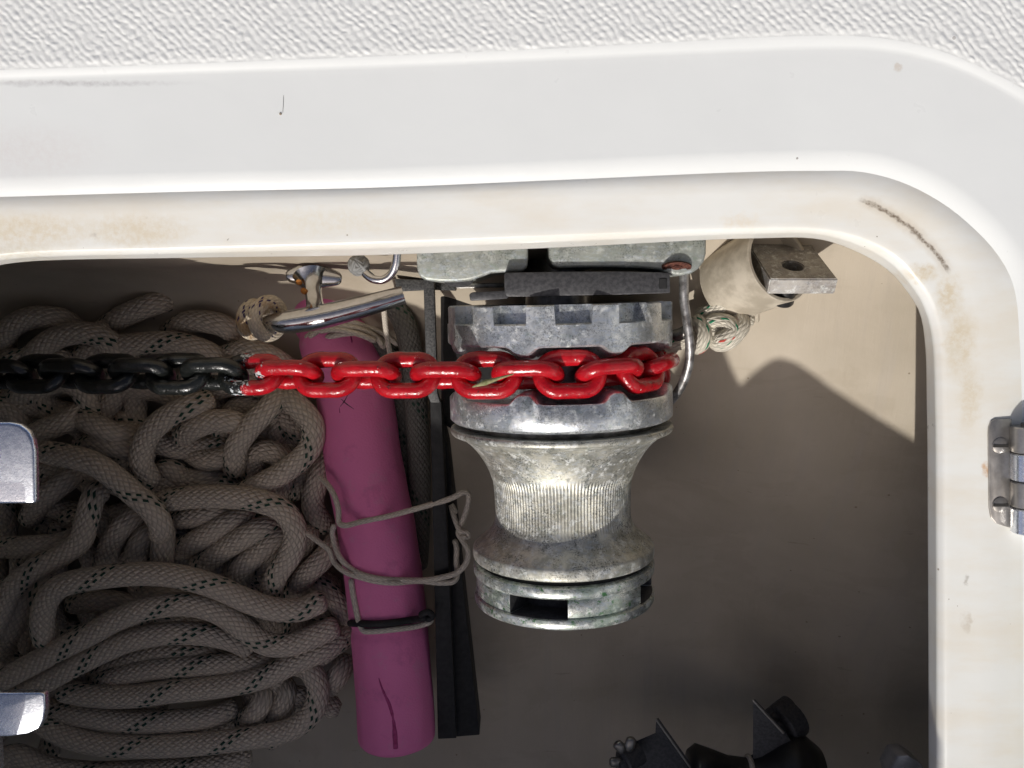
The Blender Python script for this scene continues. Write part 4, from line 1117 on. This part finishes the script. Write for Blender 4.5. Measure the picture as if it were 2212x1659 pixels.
# the open lid itself, leaning back beyond the hinge, out of the picture
lid = thing('hatch_lid', 'open white hatch lid leaning back on its hinge beyond the right edge', 'hatch lid', Vector((0.285, -0.35, 0.02)))
ld = Vector((0.50, 0, 0.866)); l0 = Vector((0.272, 0, 0.006)) + ld * 0.014
lp = [l0 + Vector((0, 0.020, 0)), l0 + Vector((0, -0.74, 0)), l0 + Vector((0, -0.74, 0)) + ld * 0.42, l0 + Vector((0, -0.70, 0)) + ld * 0.46, l0 + Vector((0, -0.02, 0)) + ld * 0.46, l0 + Vector((0, 0.020, 0)) + ld * 0.42]
new_obj('panel', poly_prism(lp, 0.022, axis=Vector((0.866, 0, -0.50)), bevel=0.004, seg=3), M_FLANGE, lid)

# ------------------------------------------------------------------ two polished fittings reaching in from the left
fu = thing('bow_fitting', 'polished steel bow fitting whose two arms reach in from the left edge', 'bow fitting', P(-90, 1280, 0.0))
up_pts = [(-190,912),(20,912),(42,917),(60,930),(70,950),(75,975),(77,1089),(-190,1091)]
new_obj('arm', px_prism(up_pts, 0.008, 0.0055, 0.0020, 4), M_BRUSHED, fu)
lo_pts = [(-190,1499),(88,1497),(96,1502),(97,1530),(93,1556),(84,1575),(60,1586),(20,1592),(-190,1596)]
new_obj('arm', px_prism(lo_pts, 0.010, 0.0055, 0.0018, 4), M_BRUSHED, fu)
new_obj('shade_block', poly_prism([Vector(q) for q in ((-0.279, -0.150, 0.0), (-0.279, -0.275, 0.0), (-0.279, -0.275, 0.062), (-0.279, -0.250, 0.078), (-0.279, -0.170, 0.078), (-0.279, -0.150, 0.055))], 0.07, axis=Vector((-1, 0, 0)), bevel=0.003, seg=3), M_BRUSHED, fu)  # unseen block added to shade the left end of the chain

# ------------------------------------------------------------------ gear on the locker floor at the bottom
def cb(x, y): return (1219.8 + x * 0.4485, 1287.6 + y * 0.4485)
def bracket(name_label, plate_px, z, wing_px, nut_px, thick):
    b = thing('clamp_bracket', name_label, 'bracket', P(*cb(*plate_px[0][:2]), z - 0.03), 'clamp brackets on the locker floor')
    pts = [P(*cb(x, y), zz) for x, y, zz in plate_px]
    new_obj('plate', poly_prism(pts, thick, axis=Vector((0.9, 0.42, -0.1)).normalized(), bevel=0.0005), M_DARKPLATE, b)
    new_obj('edge', tube_mesh([pts[0], (pts[0] + pts[-1]) / 2, pts[-1]], 0.0011, 8), M_DULLSS, b)
    n = Vector((-0.8, -0.3, 0.5)).normalized()
    for (x, y, r) in nut_px:
        disc('nut', P(*cb(x, y), z), n, [(r, -0.012), (r, 0.003), (r * 0.85, 0.0045), (r * 0.5, 0.0048), (r * 0.45, 0.009), (0, 0.0095)], M_DARKPLATE, b, 24)
    for (x0, y0, x1, y1) in wing_px:
        new_obj('wing', tube_mesh([P(*cb(x0, y0), z), P(*cb((x0+x1)/2, (y0+y1)/2), z + 0.004), P(*cb(x1, y1), z + 0.004)], [0.0035, 0.0045, 0.0042], 12, step=0.0012, flat=0.6), M_DARKSS, b)
    return b
z0 = -0.205
b1 = bracket('left clamp bracket with wing nut on the locker floor', [(440,592,z0),(436,660,z0-0.01),(330,705,z0-0.012),(255,760,z0-0.016),(235,900,z0-0.02),(660,900,z0-0.01)], z0 + 0.004, [(300,760,245,705),(300,760,325,680),(290,800,215,800)], [(300, 790, 0.010)], 0.0022)
b2 = bracket('right clamp bracket with pointed plate on the locker floor', [(906,500,z0),(905,790,z0-0.01),(905,900,z0-0.012),(1200,900,z0-0.01),(1056,662,z0)], z0 - 0.02, [], [(1035, 560, 0.008), (1050, 620, 0.017)], 0.0020)
rol = thing('rubber_roller', 'black waisted rubber roller between the two clamp brackets', 'roller', P(*cb(900, 860), z0 - 0.03))
ra, rb2 = P(*cb(600, 850), z0 - 0.012), P(*cb(1230, 850), z0 - 0.012)
ax = rb2 - ra; Lr = ax.length
def rrow(t, r): return (r, t * Lr)
new_obj('body', ring_mesh(ra, ax, Vector((0, 0, 1)), [(0.0, 0.0), rrow(0.0, 0.018), rrow(0.06, 0.0225), rrow(0.16, 0.019), rrow(0.3, 0.0135), rrow(0.45, 0.0115), rrow(0.54, 0.016), rrow(0.64, 0.027), rrow(0.72, 0.034), rrow(0.80, 0.035), rrow(0.90, 0.029), rrow(1.0, 0.020), (0.0, Lr)], 48, ang=70), M_RUBBER, rol)
mid = ra + ax * 0.46
new_obj('lashing', tube_mesh(torus_path(mid, ax, 0.0122), 0.0022, 10, step=0.0012, roundcap=False), M_CORD, rol)
fit = thing('grey_fitting', 'pale grey angular fitting at the foot of the right edge', 'fitting', P(1975, 1660, -0.22))
new_obj('block', poly_prism([P(1920,1668,-0.205), P(1938,1634,-0.195), P(1962,1632,-0.19), P(1990,1650,-0.19), P(2020,1690,-0.20), P(1940,1720,-0.215)], 0.02, bevel=0.002, seg=2), m_simple('grey_alloy', (0.42, 0.42, 0.43), (0.55, 0.55, 0.56), 0.4, 0.6), fit)
